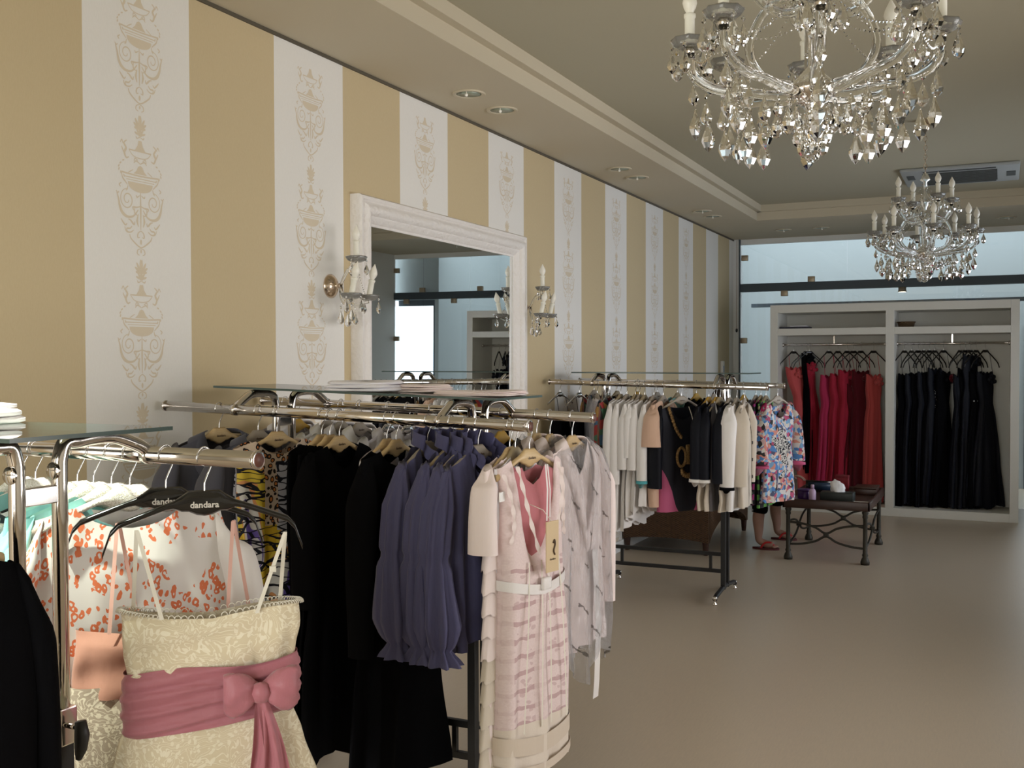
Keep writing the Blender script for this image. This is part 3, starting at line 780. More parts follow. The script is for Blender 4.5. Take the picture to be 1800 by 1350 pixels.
# ================================================================== GARMENT MATERIALS
M['slate'] = fabric('slate_grey_suiting', (.085,.085,.108), .9)
M['black'] = fabric('black_velvet', (.0035,.0035,.0045), .95, sheen=.0, crease=.2)
M['black'].node_tree.nodes['Principled BSDF'].inputs['Specular IOR Level'].default_value = .08
M['navyblack'] = fabric('navy_black_satin', (.003,.004,.009), .6, sheen=.0)
M['blue'] = fabric('slate_blue_silk', (.078,.076,.16), .6, sheen=.15, crease=.5)
M['white'] = fabric('white_knit', (.88,.85,.83), .85)
M['white2'] = fabric('white_cotton', (.82,.80,.84), .8, crease=.6)
M['pinkwhite'] = fabric('pale_pink_jersey', (.86,.74,.71), .7)
M['greywhite'] = fabric('pearl_grey_satin', (.66,.62,.63), .5, crease=.7)
M['peach'] = fabric('peach_jersey', (.74,.50,.37), .8)
M['cream'] = fabric('cream_crepe', (.68,.60,.50), .8)
M['turq'] = fabric('turquoise_satin', (.24,.52,.49), .42, sheen=.2, crease=.6)
M['rose'] = fabric('rose_satin', (.46,.17,.20), .38, sheen=.2, crease=1.0)
M['roselining'] = fabric('rose_lining', (.52,.17,.19), .6)
M['salmon'] = fabric('salmon_chiffon', (.46,.23,.165), .7)
M['salmonstrap'] = fabric('salmon_strap', (.68,.40,.33), .6)
M['ivory'] = fabric('ivory_ribbon', (.78,.73,.62), .5)
M['whiteribbon'] = fabric('white_satin_ribbon', (.82,.78,.76), .4)
M['red'] = fabric('crimson_chiffon', (.36,.012,.035), .75)
M['coral'] = fabric('coral_chiffon', (.56,.085,.085), .75)
M['burgundy'] = fabric('burgundy_velvet', (.09,.002,.008), .85)
M['magenta'] = fabric('raspberry_chiffon', (.40,.02,.075), .75)
M['pink'] = fabric('hot_pink_cloth', (.58,.10,.22), .7)
M['teal'] = fabric('teal_trim', (.10,.45,.50), .6)
M['hemband'] = fabric('ivory_hem_band', (.66,.56,.46), .6)
M['goldprint'] = mat('gold_print', (.30,.17,.06), .55); t = NT(M['goldprint']); v = t.vor(t.coord('Object'), 90); t.base(t.mix(v, (.12,.06,.02), (.48,.30,.12)))
M['gem'] = mat('crystal_beads', (.7,.7,.72), .15, .3)
M['tag_card'] = mat('beige_card_tag', (.62,.47,.28), .6)
M['tag_white'] = mat('white_tag', (.9,.9,.88), .5)
M['kraft'] = M['tag_card']

def lace(name, base, thread, sc=1.0, alpha=False):
    m = mat(name, base, .8, sheen=.1, spec=.25); t = NT(m); uv = t.coord('UV')
    d = t.noise(uv, 9*sc, 2, out=1)
    q = t.mix(.10, uv, d)
    e = t.vor(q, 90*sc, 'DISTANCE_TO_EDGE')
    w = t.n('ShaderNodeTexWave', {'Vector': q, 'Scale': 17*sc, 'Distortion': 14.0, 'Detail': 2.0, 'Detail Scale': 1.6}, 1, wave_type='RINGS')
    vine = t.math('LESS_THAN', t.math('ABSOLUTE', t.math('SUBTRACT', w, .62)), .13)
    lf = t.math('LESS_THAN', t.vor(t.mapping(q, (1, .55, 1), rot=(0,0,.6)), 120*sc), .36)
    k = t.math('MAXIMUM', t.math('MULTIPLY', vine, .85), t.math('MULTIPLY', lf, .75))
    t.base(t.mix(k, base, thread)); t.bump(t.math('ADD', k, t.math('MULTIPLY', e, .4)), .5, .003)
    return m
M['lace'] = lace('ivory_embroidered_lace', (.70,.60,.42), (.88,.81,.64))
M['greylace'] = lace('grey_ivory_lace', (.36,.29,.22), (.68,.60,.47), 1.0)
# coral leopard print on off-white
m = mat('coral_leopard_print', (.7,.68,.66), .65, spec=.25); t = NT(m); uv = t.coord('UV')
q = t.mix(.025, uv, t.noise(uv, 26, 2, out=1)); q = t.mapping(q, (1, .62, 1), rot=(0,0,-.45))
d = t.vor(q, 68); ring = t.math('MULTIPLY', t.math('GREATER_THAN', d, .20), t.math('LESS_THAN', d, .45)); dot = t.math('LESS_THAN', d, .37)
n1 = t.noise(uv, 7, 2); kind = t.math('GREATER_THAN', t.noise(uv, 11, 1), .52); spot = t.mix(kind, ring, dot)
xs_ = t.sep(uv)
left = t.math('ADD', t.math('MULTIPLY', xs_[0], -2.6), t.math('MULTIPLY_ADD', n1, 2.6, -.98))
low = t.math('MULTIPLY', t.math('ABSOLUTE', xs_[0]), .9)
maskk = t.math('GREATER_THAN', t.math('ADD', left, low), .12)
t.base(t.mix(t.math('MULTIPLY', t.sep(spot)[0], maskk), (.70,.66,.62), (.66,.175,.075))); t.bump(t.noise(t.coord('Object'), 6, 3), .3, .01)
M['leopard'] = m
# leopard and yellow graphic print
m = mat('graphic_yellow_print', (.6,.5,.2), .6, spec=.3); t = NT(m); uv = t.coord('UV')
q = t.mix(.06, uv, t.noise(uv, 8, 2, out=1)); xs_ = t.sep(uv)
colr = t.ramp(t.noise(t.mapping(uv, (1, .6, 1)), 9, 1, dist=.6), [(0, (.62,.40,.03)), (.40, (.70,.52,.06)), (.47, (.66,.30,.12)), (.51, (.70,.68,.66)), (.60, (.16,.11,.42)), (.66, (.66,.64,.66))], 'CONSTANT')
greyp = (.50,.49,.54)
upper = t.math('GREATER_THAN', xs_[1], -.42); upc = t.math('MULTIPLY', upper, t.math('GREATER_THAN', xs_[0], -.03))
colr = t.mix(upc, colr, greyp)
l1 = t.math('LESS_THAN', t.vor(t.mapping(q, (.35, 1.5, 1), rot=(0,0,.35)), 26, 'DISTANCE_TO_EDGE'), .055)
l2 = t.math('LESS_THAN', t.vor(t.mapping(q, (.5, 1.1, 1), rot=(0,0,-.8)), 12, 'DISTANCE_TO_EDGE'), .04)
colr = t.mix(t.math('MAXIMUM', l1, l2), colr, (.012,.012,.02))
dl_ = t.vor(q, 46); lring = t.math('MULTIPLY', t.math('GREATER_THAN', dl_, .26), t.math('LESS_THAN', dl_, .46))
lc = t.mix(t.math('LESS_THAN', dl_, .27), t.mix(lring, (.60,.47,.36), (.015,.01,.01)), (.60,.20,.05))
b1 = t.math('LESS_THAN', t.math('ABSOLUTE', t.math('ADD', xs_[0], .055)), .030)
bandm = t.math('MULTIPLY', b1, t.math('GREATER_THAN', xs_[1], -.40)); b2 = t.math('LESS_THAN', t.math('ABSOLUTE', t.math('SUBTRACT', xs_[0], .13)), .028); sh = t.math('GREATER_THAN', xs_[1], -.175)
bandm = t.math('MAXIMUM', t.math('MAXIMUM', bandm, sh), t.math('MULTIPLY', b2, t.math('GREATER_THAN', xs_[1], -.24)))
t.base(t.mix(bandm, colr, lc)); t.bump(t.noise(t.coord('Object'), 9, 3), .3, .01)
M['graphic'] = m
# floral watercolour print
m = mat('floral_print', (.6,.5,.5), .65, spec=.25); t = NT(m); uv = t.coord('UV')
q = t.mix(.05, uv, t.noise(uv, 14, 2, out=1)); cc = t.sep(t.vor(q, 46, out=1)); 
pal = t.ramp(cc[0], [(0,(.60,.56,.50)),(.16,(.08,.09,.16)),(.27,(.08,.22,.50)),(.40,(.62,.26,.20)),(.52,(.64,.60,.58)),(.66,(.46,.08,.16)),(.75,(.18,.36,.56)),(.84,(.03,.03,.03)),(.92,(.52,.34,.32))], 'CONSTANT')
zeb = t.math('LESS_THAN', t.n('ShaderNodeTexWave', {'Vector': t.mapping(uv, rot=(0,0,.5)), 'Scale': 13.0, 'Distortion': 16.0, 'Detail Scale': 2.0}, 1), .42)
ctr = t.math('LESS_THAN', t.math('ADD', t.math('ADD', t.math('ABSOLUTE', t.sep(uv)[0]), t.math('MULTIPLY', t.math('ABSOLUTE', t.math('ADD', t.sep(uv)[1], .43)), .6)), t.math('MULTIPLY', t.noise(uv, 12, 3), .34)), .27)
pal = t.mix(ctr, pal, t.mix(zeb, (.60,.57,.52), (.02,.02,.025)))
pal = t.mix(t.math('GREATER_THAN', t.sep(uv)[1], -.135), pal, (.52,.04,.15))
t.base(pal); M['floral'] = m
# columns of coloured squares on black
def squares(name, c1, c2):
    m = mat(name, c1, .7); t = NT(m); xs_ = t.sep(t.coord('UV'))
    row = t.math('LESS_THAN', t.math('FRACT', t.math('MULTIPLY', xs_[1], 14.0)), .55)
    col = t.math('LESS_THAN', t.math('FRACT', t.math('MULTIPLY', xs_[0], 9.0)), .6)
    par = t.math('LESS_THAN', t.math('FRACT', t.math('MULTIPLY', xs_[0], 4.5)), .5)
    t.base(t.mix(t.math('MULTIPLY', row, col), (.006,.006,.008), t.mix(par, c1, c2))); return m
M['squares_p'] = squares('magenta_squares_on_black', (.42,.02,.16), (.36,.03,.20))
M['squares_g'] = squares('green_squares_on_black', (.10,.32,.05), (.12,.36,.06))
m = mat('red_green_print', (.3,.1,.1), .7); t = NT(m); cc = t.sep(t.vor(t.coord('UV'), 22, out=1))
t.base(t.ramp(cc[0], [(0,(.30,.03,.03)),(.35,(.05,.14,.08)),(.55,(.02,.02,.02)),(.75,(.40,.22,.06)),(.88,(.05,.12,.22))], 'CONSTANT')); M['redgreen'] = m
# navy dress with rose side panels
m = mat('navy_rose_print', (.01,.01,.02), .7); t = NT(m); xs_ = t.sep(t.coord('UV'))
k = t.math('SUBTRACT', t.math('ABSOLUTE', xs_[0]), t.math('MULTIPLY_ADD', t.math('ADD', xs_[1], .78), .42, .085))
k2 = t.math('MULTIPLY', t.math('MULTIPLY', t.math('GREATER_THAN', k, 0), t.math('LESS_THAN', xs_[1], -.50)), 1)
t.base(t.mix(k2, (.008,.009,.018), (.50,.10,.22))); M['navyrose'] = m
# black feathers on white
m = mat('black_feather_print', (.7,.7,.68), .6); t = NT(m); uv = t.coord('UV')
q = t.mapping(uv, rot=(0,0,.7)); k = t.math('LESS_THAN', t.noise(t.mapping(q, (3.2, 11, 1)), 1.6, 4, .6), .50)
t.base(t.mix(k, (.68,.67,.64), (.025,.03,.035))); M['feather'] = m
# sheer scalloped lace over rose
m = mat('sheer_scallop_lace', (.7,.6,.58), .7, sheen=.2, spec=.25); t = NT(m); uv = t.coord('UV'); xs_ = t.sep(uv)
q = t.mix(.03, uv, t.noise(uv, 18, 2, out=1)); qs = t.sep(q)
row = t.math('FRACT', t.math('MULTIPLY', qs[1], 19.0)); cell = t.math('LESS_THAN', t.vor(t.mapping(q, (.55, 1, 1)), 42), .30)
band_ = t.math('LESS_THAN', row, .26)
dk = t.math('MULTIPLY', t.math('MAXIMUM', band_, t.math('MULTIPLY', cell, .6)), t.math('LESS_THAN', xs_[1], -.40))
pan = t.math('GREATER_THAN', t.math('ABSOLUTE', t.math('SUBTRACT', t.math('ABSOLUTE', xs_[0]), .085)), .052)
dk = t.math('MULTIPLY', dk, t.math('SUBTRACT', 1.0, t.math('MULTIPLY', pan, .75)))
net = t.noise(uv, 160, 2)
low = t.math('LESS_THAN', xs_[1], -.93)
basec = t.mix(net, (.68,.53,.52), (.82,.69,.67))
basec = t.mix(t.math('MULTIPLY', dk, .75), basec, (.47,.29,.30))
basec = t.mix(low, basec, (.72,.63,.54))
t.base(basec); t.bump(t.math('ADD', net, t.math('MULTIPLY', dk, .5)), .3, .002); M['scallop'] = m
# thin clear plastic garment cover, with rows of dark script
def film(name, base_alpha=.16, marks=True, tint=(.93,.91,.93)):
    m = bpy.data.materials.new(name); m.use_nodes = True; t = NT(m); nt = m.node_tree
    tr = nt.nodes.new('ShaderNodeBsdfTransparent'); tr.inputs[0].default_value = (.96,.96,.97,1)
    b = t.b; b.inputs['Base Color'].default_value = (*tint,1); b.inputs['Roughness'].default_value = .16; b.inputs['Specular IOR Level'].default_value = .8
    oc = t.coord('Object'); uv = t.coord('UV')
    cr = t.noise(t.mapping(oc, (5,5,2.2)), 7, 6, .7, dist=.8); t.bump(cr, 1.0, .06)
    lw = nt.nodes.new('ShaderNodeLayerWeight'); lw.inputs[0].default_value = .35
    al = t.math('ADD', t.math('MULTIPLY', lw.outputs[1], .38), base_alpha)
    if marks:
        r = t.mapping(uv, rot=(0,0,.75)); x = t.sep(r)
        row = t.math('FRACT', t.math('MULTIPLY', x[1], 8.0)); seg = t.math('FRACT', t.math('ADD', t.math('MULTIPLY', x[0], 6.5), t.math('MULTIPLY', t.math('FLOOR', t.math('MULTIPLY', x[1], 8.0)), .5)))
        lines = t.math('LESS_THAN', t.math('ABSOLUTE', t.math('SUBTRACT', row, t.math('MULTIPLY_ADD', t.noise(r, 90, 2), .16, .42))), .028)
        mk = t.math('MULTIPLY', lines, t.math('LESS_THAN', seg, .5))
        t.base(t.mix(mk, tint, (.09,.08,.08))); al = t.math('MAXIMUM', al, t.math('MULTIPLY', mk, .75))
    mx = nt.nodes.new('ShaderNodeMixShader'); nt.links.new(al, mx.inputs[0]); nt.links.new(tr.outputs[0], mx.inputs[1]); nt.links.new(b.outputs[0], mx.inputs[2])
    nt.links.new(mx.outputs[0], t.out.inputs[0]); return m
M['film'] = film('clear_garment_cover', .20)
M['film_plain'] = film('clear_plastic_sleeve', .26, False, (.72,.72,.82))
M['sheer'] = film('sheer_organza', .42, False, (.80,.70,.68))

# ================================================================== GARMENTS ON THE MIDDLE RACK (front rail)
YA, YBk = 3.345-.29, 3.345+.29
HG = 'hangers on the racks'
def simple(name, cat, label, X, Y, zf, yaw, hs, hl, m, prof, sl=None, group=None, slm=None, **kw):
    th_ = hang(name, cat, label, X, Y, zf(X) if callable(zf) else zf, yaw, hs, hl, group)
    cloth(prof, **kw).obj('body', m, th_)
    if sl:
        for sd in (-1, 1): sleeve(sd, **sl).obj('sleeve', slm or m, th_)
    return th_
def lapel(th_, m, w=.062, z0=-.10, z1=-.46, neck=.075, y=-.062):
    for sd in (-1, 1):
        pts = [(sd*neck*.55, .015, z0+.022), (sd*neck*1.05, -.02, z0+.012), (sd*neck*1.0, -.05, z0-.06), (sd*.045, y-.006, z0-.16), (sd*.012, y-.012, z1)]
        q = smooth_path(pts, 5); V = []; n = len(q)
        for i, p in enumerate(q):
            s = i/(n-1); ww = w*(.55+1.1*s*(1-s)*2.2)*(1-s**4)
            V += [p, Vector((p.x+sd*ww, p.y+.018-.01*s, p.z-.018-.02*s))]
        o = G().add(V, [(2*i,2*i+1,2*i+3,2*i+2) for i in range(n-1)]).obj('lapel', m, th_)
        sm = o.modifiers.new('thickness', 'SOLIDIFY'); sm.thickness = .004
LONG = [(0,.05),(.1,.062),(.5,.055),(1,.045)]
for X, yw, d, hd in ((-2.635, -.22, 'slate grey jacket with lapels at the wall end of the middle rack', 'beige hanger under the slate grey jacket at the wall end'), (-2.455, -.12, 'slate grey jacket hanging between another grey jacket and the yellow print dress', 'greyish hanger under the grey jacket beside the yellow print dress')):
    o = simple('jacket', 'jacket', d, X, YA, z1r, yw, BEIGE if X < -2.5 else GREY, hd, M['slate'], [(-.10,.205),(-.2,.215),(-.35,.225),(-.62,.235)], dict(x0=.205, z0=-.135, L=.54, rad=LONG, out=.05, seed=int(X*100)), group='slate grey jackets', neck=.07, fdip=.16, seed=int(-X*50), th=.045)
    lapel(o, M['slate'])
o = simple('dress', 'dress', 'sleeveless dress in yellow, blue and black graphic print with leopard trim', -2.37, YA, z1r, -.24, BEIGE, 'beige hanger carrying the yellow graphic print dress', M['graphic'], [(-.10,.185),(-.2,.18),(-.3,.19),(-.55,.175),(-.8,.20),(-1.04,.22)], neck=.10, fdip=.055, bdip=.05, seed=5, fold=.014, flare=.25, th=.04, nt=34, nu=60)
for X, d, hd, L, yw in ((-2.175, 'black dress hidden mostly behind other black dresses, next to the yellow print', 'beige hanger next to the yellow print dress, under a black dress', 1.10, -.05), (-2.14, 'black dress squeezed between two other black dresses', 'middle beige hanger of the three above the black dresses', 1.13, 0), (-2.10, 'long black velvet dress with a round neck and small glints', 'beige hanger above the round necked black velvet dress', 1.17, -.02)):
    simple('dress', 'dress', d, X, YA, z1r, yw, BEIGE, hd, M['black'], [(-.10,.185),(-.2,.19),(-.35,.185),(-.6,.17),(-.85,.20),(-L,.215)], dict(x0=.18, z0=-.135, L=.5, rad=[(0,.045),(.3,.055),(1,.05)], out=.02, seed=3) if X > -2.12 else None, group='black dresses', neck=.085, fdip=.09, seed=int(-X*90), th=.02 if X < -2.12 else .035, fold=.007, flare=.2, hemw=.02)
simple('blouse', 'blouse', 'pale grey blouse mostly hidden between the black dress and blue blouses', -1.905, YA, z1r, .02, BEIGE, 'beige hanger holding the pale grey blouse behind the flared black dress', M['greywhite'], blouse_prof(.34, .17, .17, .16), neck=.05, fdip=.05, seed=9, th=.014, fold=.004)
simple('dress', 'dress', 'long black flared dress with long sleeves left of the blue blouses', -1.868, YA, z1r, .0, BEIGE, 'beige hanger holding the long black flared dress', M['black'], [(-.10,.20),(-.2,.205),(-.4,.20),(-.6,.18),(-.9,.23),(-1.22,.275)], dict(x0=.195, z0=-.14, L=.62, rad=LONG, out=.03, seed=8), group='black dresses', neck=.125, fdip=.06, zn=-.10, seed=21, th=.042, flare=.5, nfl=5, hemw=.035)
BL = [(0,.035),(.12,.045),(.42,.045),(.46,.036),(.52,.050),(.80,.066),(.89,.05),(.92,.030),(1,.062)]
for k, (X, yw, d, hd, hs) in enumerate(((-1.745, .0, 'slate blue ruffled blouse nearest the black dresses', 'grey hanger in the blue blouse nearest the black dresses', GREY), (-1.655, -.03, 'slate blue ruffled blouse, second from the black dresses', 'olive hanger in the second blue blouse from the black dresses', OLIVE), (-1.60, -.06, 'slate blue ruffled blouse pressed behind the front blue one', 'grey hanger in the third blue blouse, close to the front one', GREY), (-1.555, -.16, 'front slate blue blouse with the large ruffled collar in full view', 'pale grey hanger in the foremost blue ruffled blouse', GREY))):
    o = hang('blouse', 'blouse', d, X, YA, z1r(X), yw, hs, hd, 'slate blue ruffled blouses')
    cloth([(-.10,.18),(-.2,.20),(-.4,.21),(-.55,.215),(-.64,.215),(-.67,.205),(-.70,.19)], neck=.07, fdip=.15, bdip=.0, zn=-.085, slope=.55, seed=30+k, th=(.036,.026,.02,.045)[k], fold=.011, nf=5.5, flare=.22, nfl=13, hemw=.012, nu=84, nt=32).obj('body', M['blue'], o)
    for sd in (-1, 1): sleeve(sd, .175, -.135, .60, BL, out=.06, seed=k*5+sd, gather=.3, ng=8, n=36, m=40, fwd=.03, fl=.7).obj('sleeve', M['blue'], o)
    band([(.015,-.075,-.30),(-.05,-.075,-.20),(-.075,-.045,-.12),(-.06,.02,-.075),(0,.035,-.07),(.06,.02,-.075),(.075,-.045,-.12),(.05,-.075,-.20),(.02,-.078,-.30)], .042, .012).obj('ruffle_collar', M['blue'], o)
    g = G(); V = []; n = 44
    for i in range(n+1):
        s = i/n; z = -.14-.27*s; w_ = .016*math.sin(i*1.1)
        V += [(.01, -.068, z), (.055+.02*math.sin(i*.55), -.085+w_, z-.01), ]
    g.add(V, [(2*i,2*i+1,2*i+3,2*i+2) for i in range(n)]).obj('front_ruffle', M['blue'], o)
    if k == 3: G().box(.05,.065,-.10,-.098,-.43,-.37).obj('tag', M['tag_white'], o, False)
# pale dresses at the room end of the front rail
o = hang('dress', 'dress', 'pale pink short sleeved dress edged with layered ruffles, at the rail end', -1.44, YA, z1r(-1.44), .02, BEIGE, 'beige hanger in the pale pink tiered dress behind the sheer dress')
cloth([(-.10,.19),(-.22,.20),(-.34,.185),(-.5,.17),(-.8,.19),(-1.13,.20)], neck=.07, fdip=.08, seed=50, th=.03, fold=.006).obj('body', M['pinkwhite'], o)
for sd in (-1, 1): sleeve(sd, .175, -.125, .26, [(0,.035),(.3,.045),(1,.050)], out=.03, seed=51).obj('sleeve', M['pinkwhite'], o)
for k in range(11):
    z = -.36-.068*k; w_ = .172+.03*max(0, k-3)/8; g = G(); V = []; n = 36
    for i in range(n):
        a = 2*PI*i/n; f = .006*math.sin(9*a+k)
        for rr, dz in ((1.0, 0), (1.07, -.03), (1.13, -.082)):
            V.append(((w_+.006)*rr*math.cos(a)+f, (.036*rr+f)*math.sin(a), z+dz+f))
    g.add(V, [(i*3+q, ((i+1)%n)*3+q, ((i+1)%n)*3+q+1, i*3+q+1) for i in range(n) for q in (0,1)])
    g.obj('ruffle_tier', M['pinkwhite'] if k < 5 else M['cream'], o)
G().box(-.185,-.150,-.05,-.046,-.225,-.195).obj('tag', M['tag_white'], o, False)
simple('blouse', 'blouse', 'white blouse in clear film squeezed between the pink and sheer dresses', -1.42, YA, z1r, .04, 'olive', 'dark beige hanger squeezed between the pink and sheer dresses', M['white2'], blouse_prof(.45, .16, .16, .15), neck=.06, seed=52, th=.018, fold=.005)
X = -1.375
X = -1.368
o = hang('dress', 'dress', 'sleeveless sheer pink lace dress with white ribbon, foremost on middle rack', X, YA-.005, z1r(X), -.24, BEIGE, 'front beige hanger carrying the sheer pink lace dress')
cloth([(-.10,.160),(-.2,.148),(-.34,.152),(-.5,.150),(-.8,.172),(-1.10,.182)], neck=.105, fdip=.30, bdip=.10, zn=-.095, seed=53, th=.050, fold=.009, nf=2.4, nu=64, nt=40, hemw=.012, slope=.5).obj('body', M['scallop'], o)
cloth([(-.13,.140),(-.25,.135),(-.45,.14),(-.6,.14)], neck=.05, fdip=.06, bdip=.02, zn=-.125, seed=54, th=.030, fold=.004).obj('lining', M['roselining'], o)
for z, hh, w_ in ((-.47,.032,.158),(-.95,.055,.186),(-1.04,.028,.19)):
    g = G(); V = []; n = 40
    for i in range(n):
        a = 2*PI*i/n; zz = z-(.028*(1-abs(math.cos(a))) if math.sin(a) < 0 else 0)
        for dz in (0, -hh): V.append((w_*math.copysign(abs(math.cos(a))**.75, math.cos(a)), .062*math.copysign(abs(math.sin(a))**.75, math.sin(a)), zz+dz))
    g.add(V, [(2*i, 2*((i+1)%n), 2*((i+1)%n)+1, 2*i+1) for i in range(n)]).obj('ribbon', M['whiteribbon'] if z > -.6 else M['hemband'], o)
G().box(-.022,.022,-.074,-.060,-.515,-.475,.006).obj('bow_knot', M['whiteribbon'], o)
for sd in (-1, 1):
    for pts in ([(sd*.105,-.03,-.118),(sd*.100,-.052,-.20),(sd*.07,-.058,-.30),(sd*.03,-.06,-.40)], [(sd*.152,-.012,-.14),(sd*.135,-.03,-.22),(sd*.128,-.035,-.30),(sd*.14,-.03,-.36)]):
        q = smooth_path(pts, 8); V = []
        for i, p in enumerate(q): w_ = .006+.005*math.sin(i*1.25); V += [(p.x-w_, p.y-.004, p.z), (p.x+w_*.6, p.y-.009, p.z)]
        G().add(V, [(2*i,2*i+1,2*i+3,2*i+2) for i in range(len(q)-1)]).obj('scalloped_trim', M['pinkwhite'], o)
for x in (-.085, -.012, .028, .095):
    G().ribbon(smooth_path([(x*.85,-.056,-.42),(x,-.062,-.6),(x*1.15,-.062,-.8),(x*1.25,-.06,-.95)], 4), .006, (1,0,0)).obj('ribbon', M['ivory'], o)
tg = G().box(-.032,.032,-.092,-.089,-.455,-.295).obj('price_tag', M['tag_card'], o, False); 
g = G().tube([(0,-.091,-.30),(-.02,-.07,-.26),(-.06,-.05,-.24)], .0012, 5).obj('tag_string', M['ivory'], tg)
G().tube(smooth_path([(.002,-.0935,-.365),(.008,-.0935,-.355),(.011,-.0935,-.37),(.004,-.0935,-.388),(.010,-.0935,-.402)], 4), .003, 6).obj('logo', M['print_dark'], tg)
text_mesh('dandara', .0095, M['print_dark'], tg, (0,-.0925,-.415), (PI/2,0,0))
g = G().ribbon([(.02,-.05,-.12),(.022,-.056,-.2),(.018,-.056,-.30)], .008, (1,0,0)).ribbon([(.03,-.05,-.12),(.036,-.056,-.2),(.034,-.056,-.29)], .006, (1,0,0)).obj('tie_ribbon', M['whiteribbon'], o)

# ================================================================== MIDDLE RACK, back rail
def shirt(X, d, hd, hs, m, L=.62, seed=0, yw=0, cov=False, group='pale blouses on the middle rack'):
    o = simple('blouse', 'blouse', d, X, YBk, z1r, yw, hs, hd, m, blouse_prof(L, .195, .205, .22), dict(x0=.195, z0=-.13, L=.48, rad=LONG, out=.04, seed=seed), group=group, neck=.07, fdip=.12, seed=seed, th=.036, fold=.010)
    lapel(o, m, .05, z1=-.34)
    return o
shirt(-2.775, 'crumpled white shirt nearest the wall on the back rail', 'mustard hanger nearest the wall on the back rail', MUST, M['white2'], seed=61)
shirt(-2.715, 'white shirt behind the yellow print dress on the back rail', 'mustard hanger showing above the yellow print dress', MUST, M['white2'], seed=62)
shirt(-2.56, 'white blouse above the black dresses, nearest the mustard hangers', 'pale hanger in the white blouse after the mustard ones', GREY, M['white'], seed=63)
shirt(-2.49, 'white blouse above the black dresses, second along the back rail', 'pale hanger in the second white blouse of the back rail', GREY, M['white2'], seed=64)
shirt(-2.40, 'white blouse just left of the grey white jackets', 'pale hanger in the white blouse beside the pearl jackets', GREY, M['white'], seed=65)
shirt(-2.26, 'pearl grey satin jacket, the first from the wall', 'hanger in the first pearl grey jacket from the wall', 'clear', M['greywhite'], seed=66, group='pearl grey jackets')
shirt(-2.17, 'pearl grey satin jacket in the middle of three', 'hanger in the middle pearl grey jacket of three', 'clear', M['greywhite'], seed=67, group='pearl grey jackets')
shirt(-2.06, 'pearl grey satin jacket behind the blue blouses', 'hanger in the pearl jacket behind the blue blouses', 'clear', M['greywhite'], seed=68, group='pearl grey jackets')
for k, (X, d, hd) in enumerate(((-1.93, 'black top on a mustard hanger behind the first blue blouse', 'mustard hanger above the first blue blouse'), (-1.82, 'black top behind the blue blouses, nearer the rack post', 'mustard hanger behind the foremost blue blouse'), (-1.75, 'black top on the back rail beside the rack post', 'mustard hanger beside the front rack post'))):
    simple('top', 'top', d, X, YBk, z1r, .0, MUST, hd, M['black'], blouse_prof(.6, .195, .2, .2), group='black tops on the middle rack', neck=.08, seed=70+k, th=.045)
def covered(X, Y, zf, d, hd, cd, seed, L=.82, yw=0, w=.2, m=None, hs=BEIGE, cw=.26, sash=False):
    o = simple('jacket', 'jacket', d, X, Y, zf, yw, hs, hd, m or M['pinkwhite'], [(-.10,.195),(-.2,.205),(-.4,.19),(-.55,.20),(-L,.22)], dict(x0=.2, z0=-.135, L=.6, rad=[(0,.05),(.2,.07),(.6,.062),(1,.06)], out=.045, seed=seed), group='white jackets under clear covers', neck=.07, fdip=.14, seed=seed, th=.05, fold=.014)
    lapel(o, m or M['pinkwhite'], .06)
    if sash: G().ribbon([(.05,-.07,-.5),(.07,-.075,-.8),(.065,-.07,-1.0),(.075,-.06,-1.07)], .045, (1,0,0)).obj('sash', M['whiteribbon'], o)
    b = thing('garment_cover', cd, 'garment cover', (X, Y, zf(X)), PI/2+yw, 'clear garment covers')
    cloth([(-.07,.03),(-.10,.10),(-.14,.20),(-.22,cw-.01),(-.4,cw),(-.75,cw-.01),(-L-.05,cw-.04)], top=lambda u, s: -.072-.05*abs(u)**1.5, hem=-L-.07, th=.085, seed=seed+3, fold=.016, nf=4.3, flare=.12, nfl=9, hemw=.03, nu=52, nt=30).obj('film', M['film'], b)
    return o
covered(-1.60, YBk, z1r, 'white jacket under clear film, first right of the rack post', 'beige hanger inside the clear cover next to the rack post', 'clear printed cover over the white jacket by the rack post', 80)
covered(-1.545, YBk, z1r, 'white jacket under clear film, in the middle of three', 'beige hanger inside the middle clear cover', 'clear printed cover over the middle white jacket', 81, sash=False)
covered(-1.455, YBk, z1r, 'white jacket with a hanging sash under clear film, at the rail end', 'beige hanger inside the clear cover at the rail end', 'clear printed cover over the white jacket at the rail end', 82, L=.86, yw=-.10, sash=True, m=M['pinkwhite'])

# ---- folded clothes on the glass
def folded(name, label, loc, sx, sy, h, m, seed, rz=0, cover=None):
    o = thing(name, label, 'clothes', loc, rz)
    rnd = random.Random(seed); n = 36
    for L in range(3):
        g = G(); z0 = h*L/3; z1_ = h*(L+1)/3; V = []; ph = rnd.uniform(0,6)
        ring = [(.0,.0),(.9,.0),(1.0,.25),(1.0,.7),(.92,1.0),(.6,1.05),(0,1.08)]
        kx = 1-.06*L*rnd.random(); ky = 1-.08*L*rnd.random()
        for q, zz in ring:
            for i in range(n):
                a = 2*PI*i/n; c, s = math.cos(a), math.sin(a)
                r = 1/max(abs(c)**5+abs(s)**5, 1e-6)**.2
                wv = 1+.03*math.sin(3*a+ph)+.02*math.sin(7*a+2*ph)
                V.append((q*sx*kx*r*c*wv, q*sy*ky*r*s*wv, z0+(z1_-z0)*zz*(1+.25*math.sin(2*a+ph)*(zz > .9))))
        m_ = len(ring)
        g.add(V, [(j*n+i, j*n+(i+1)%n, (j+1)*n+(i+1)%n, (j+1)*n+i) for j in range(m_-1) for i in range(n)])
        g.obj('fold', m, o)
    return o
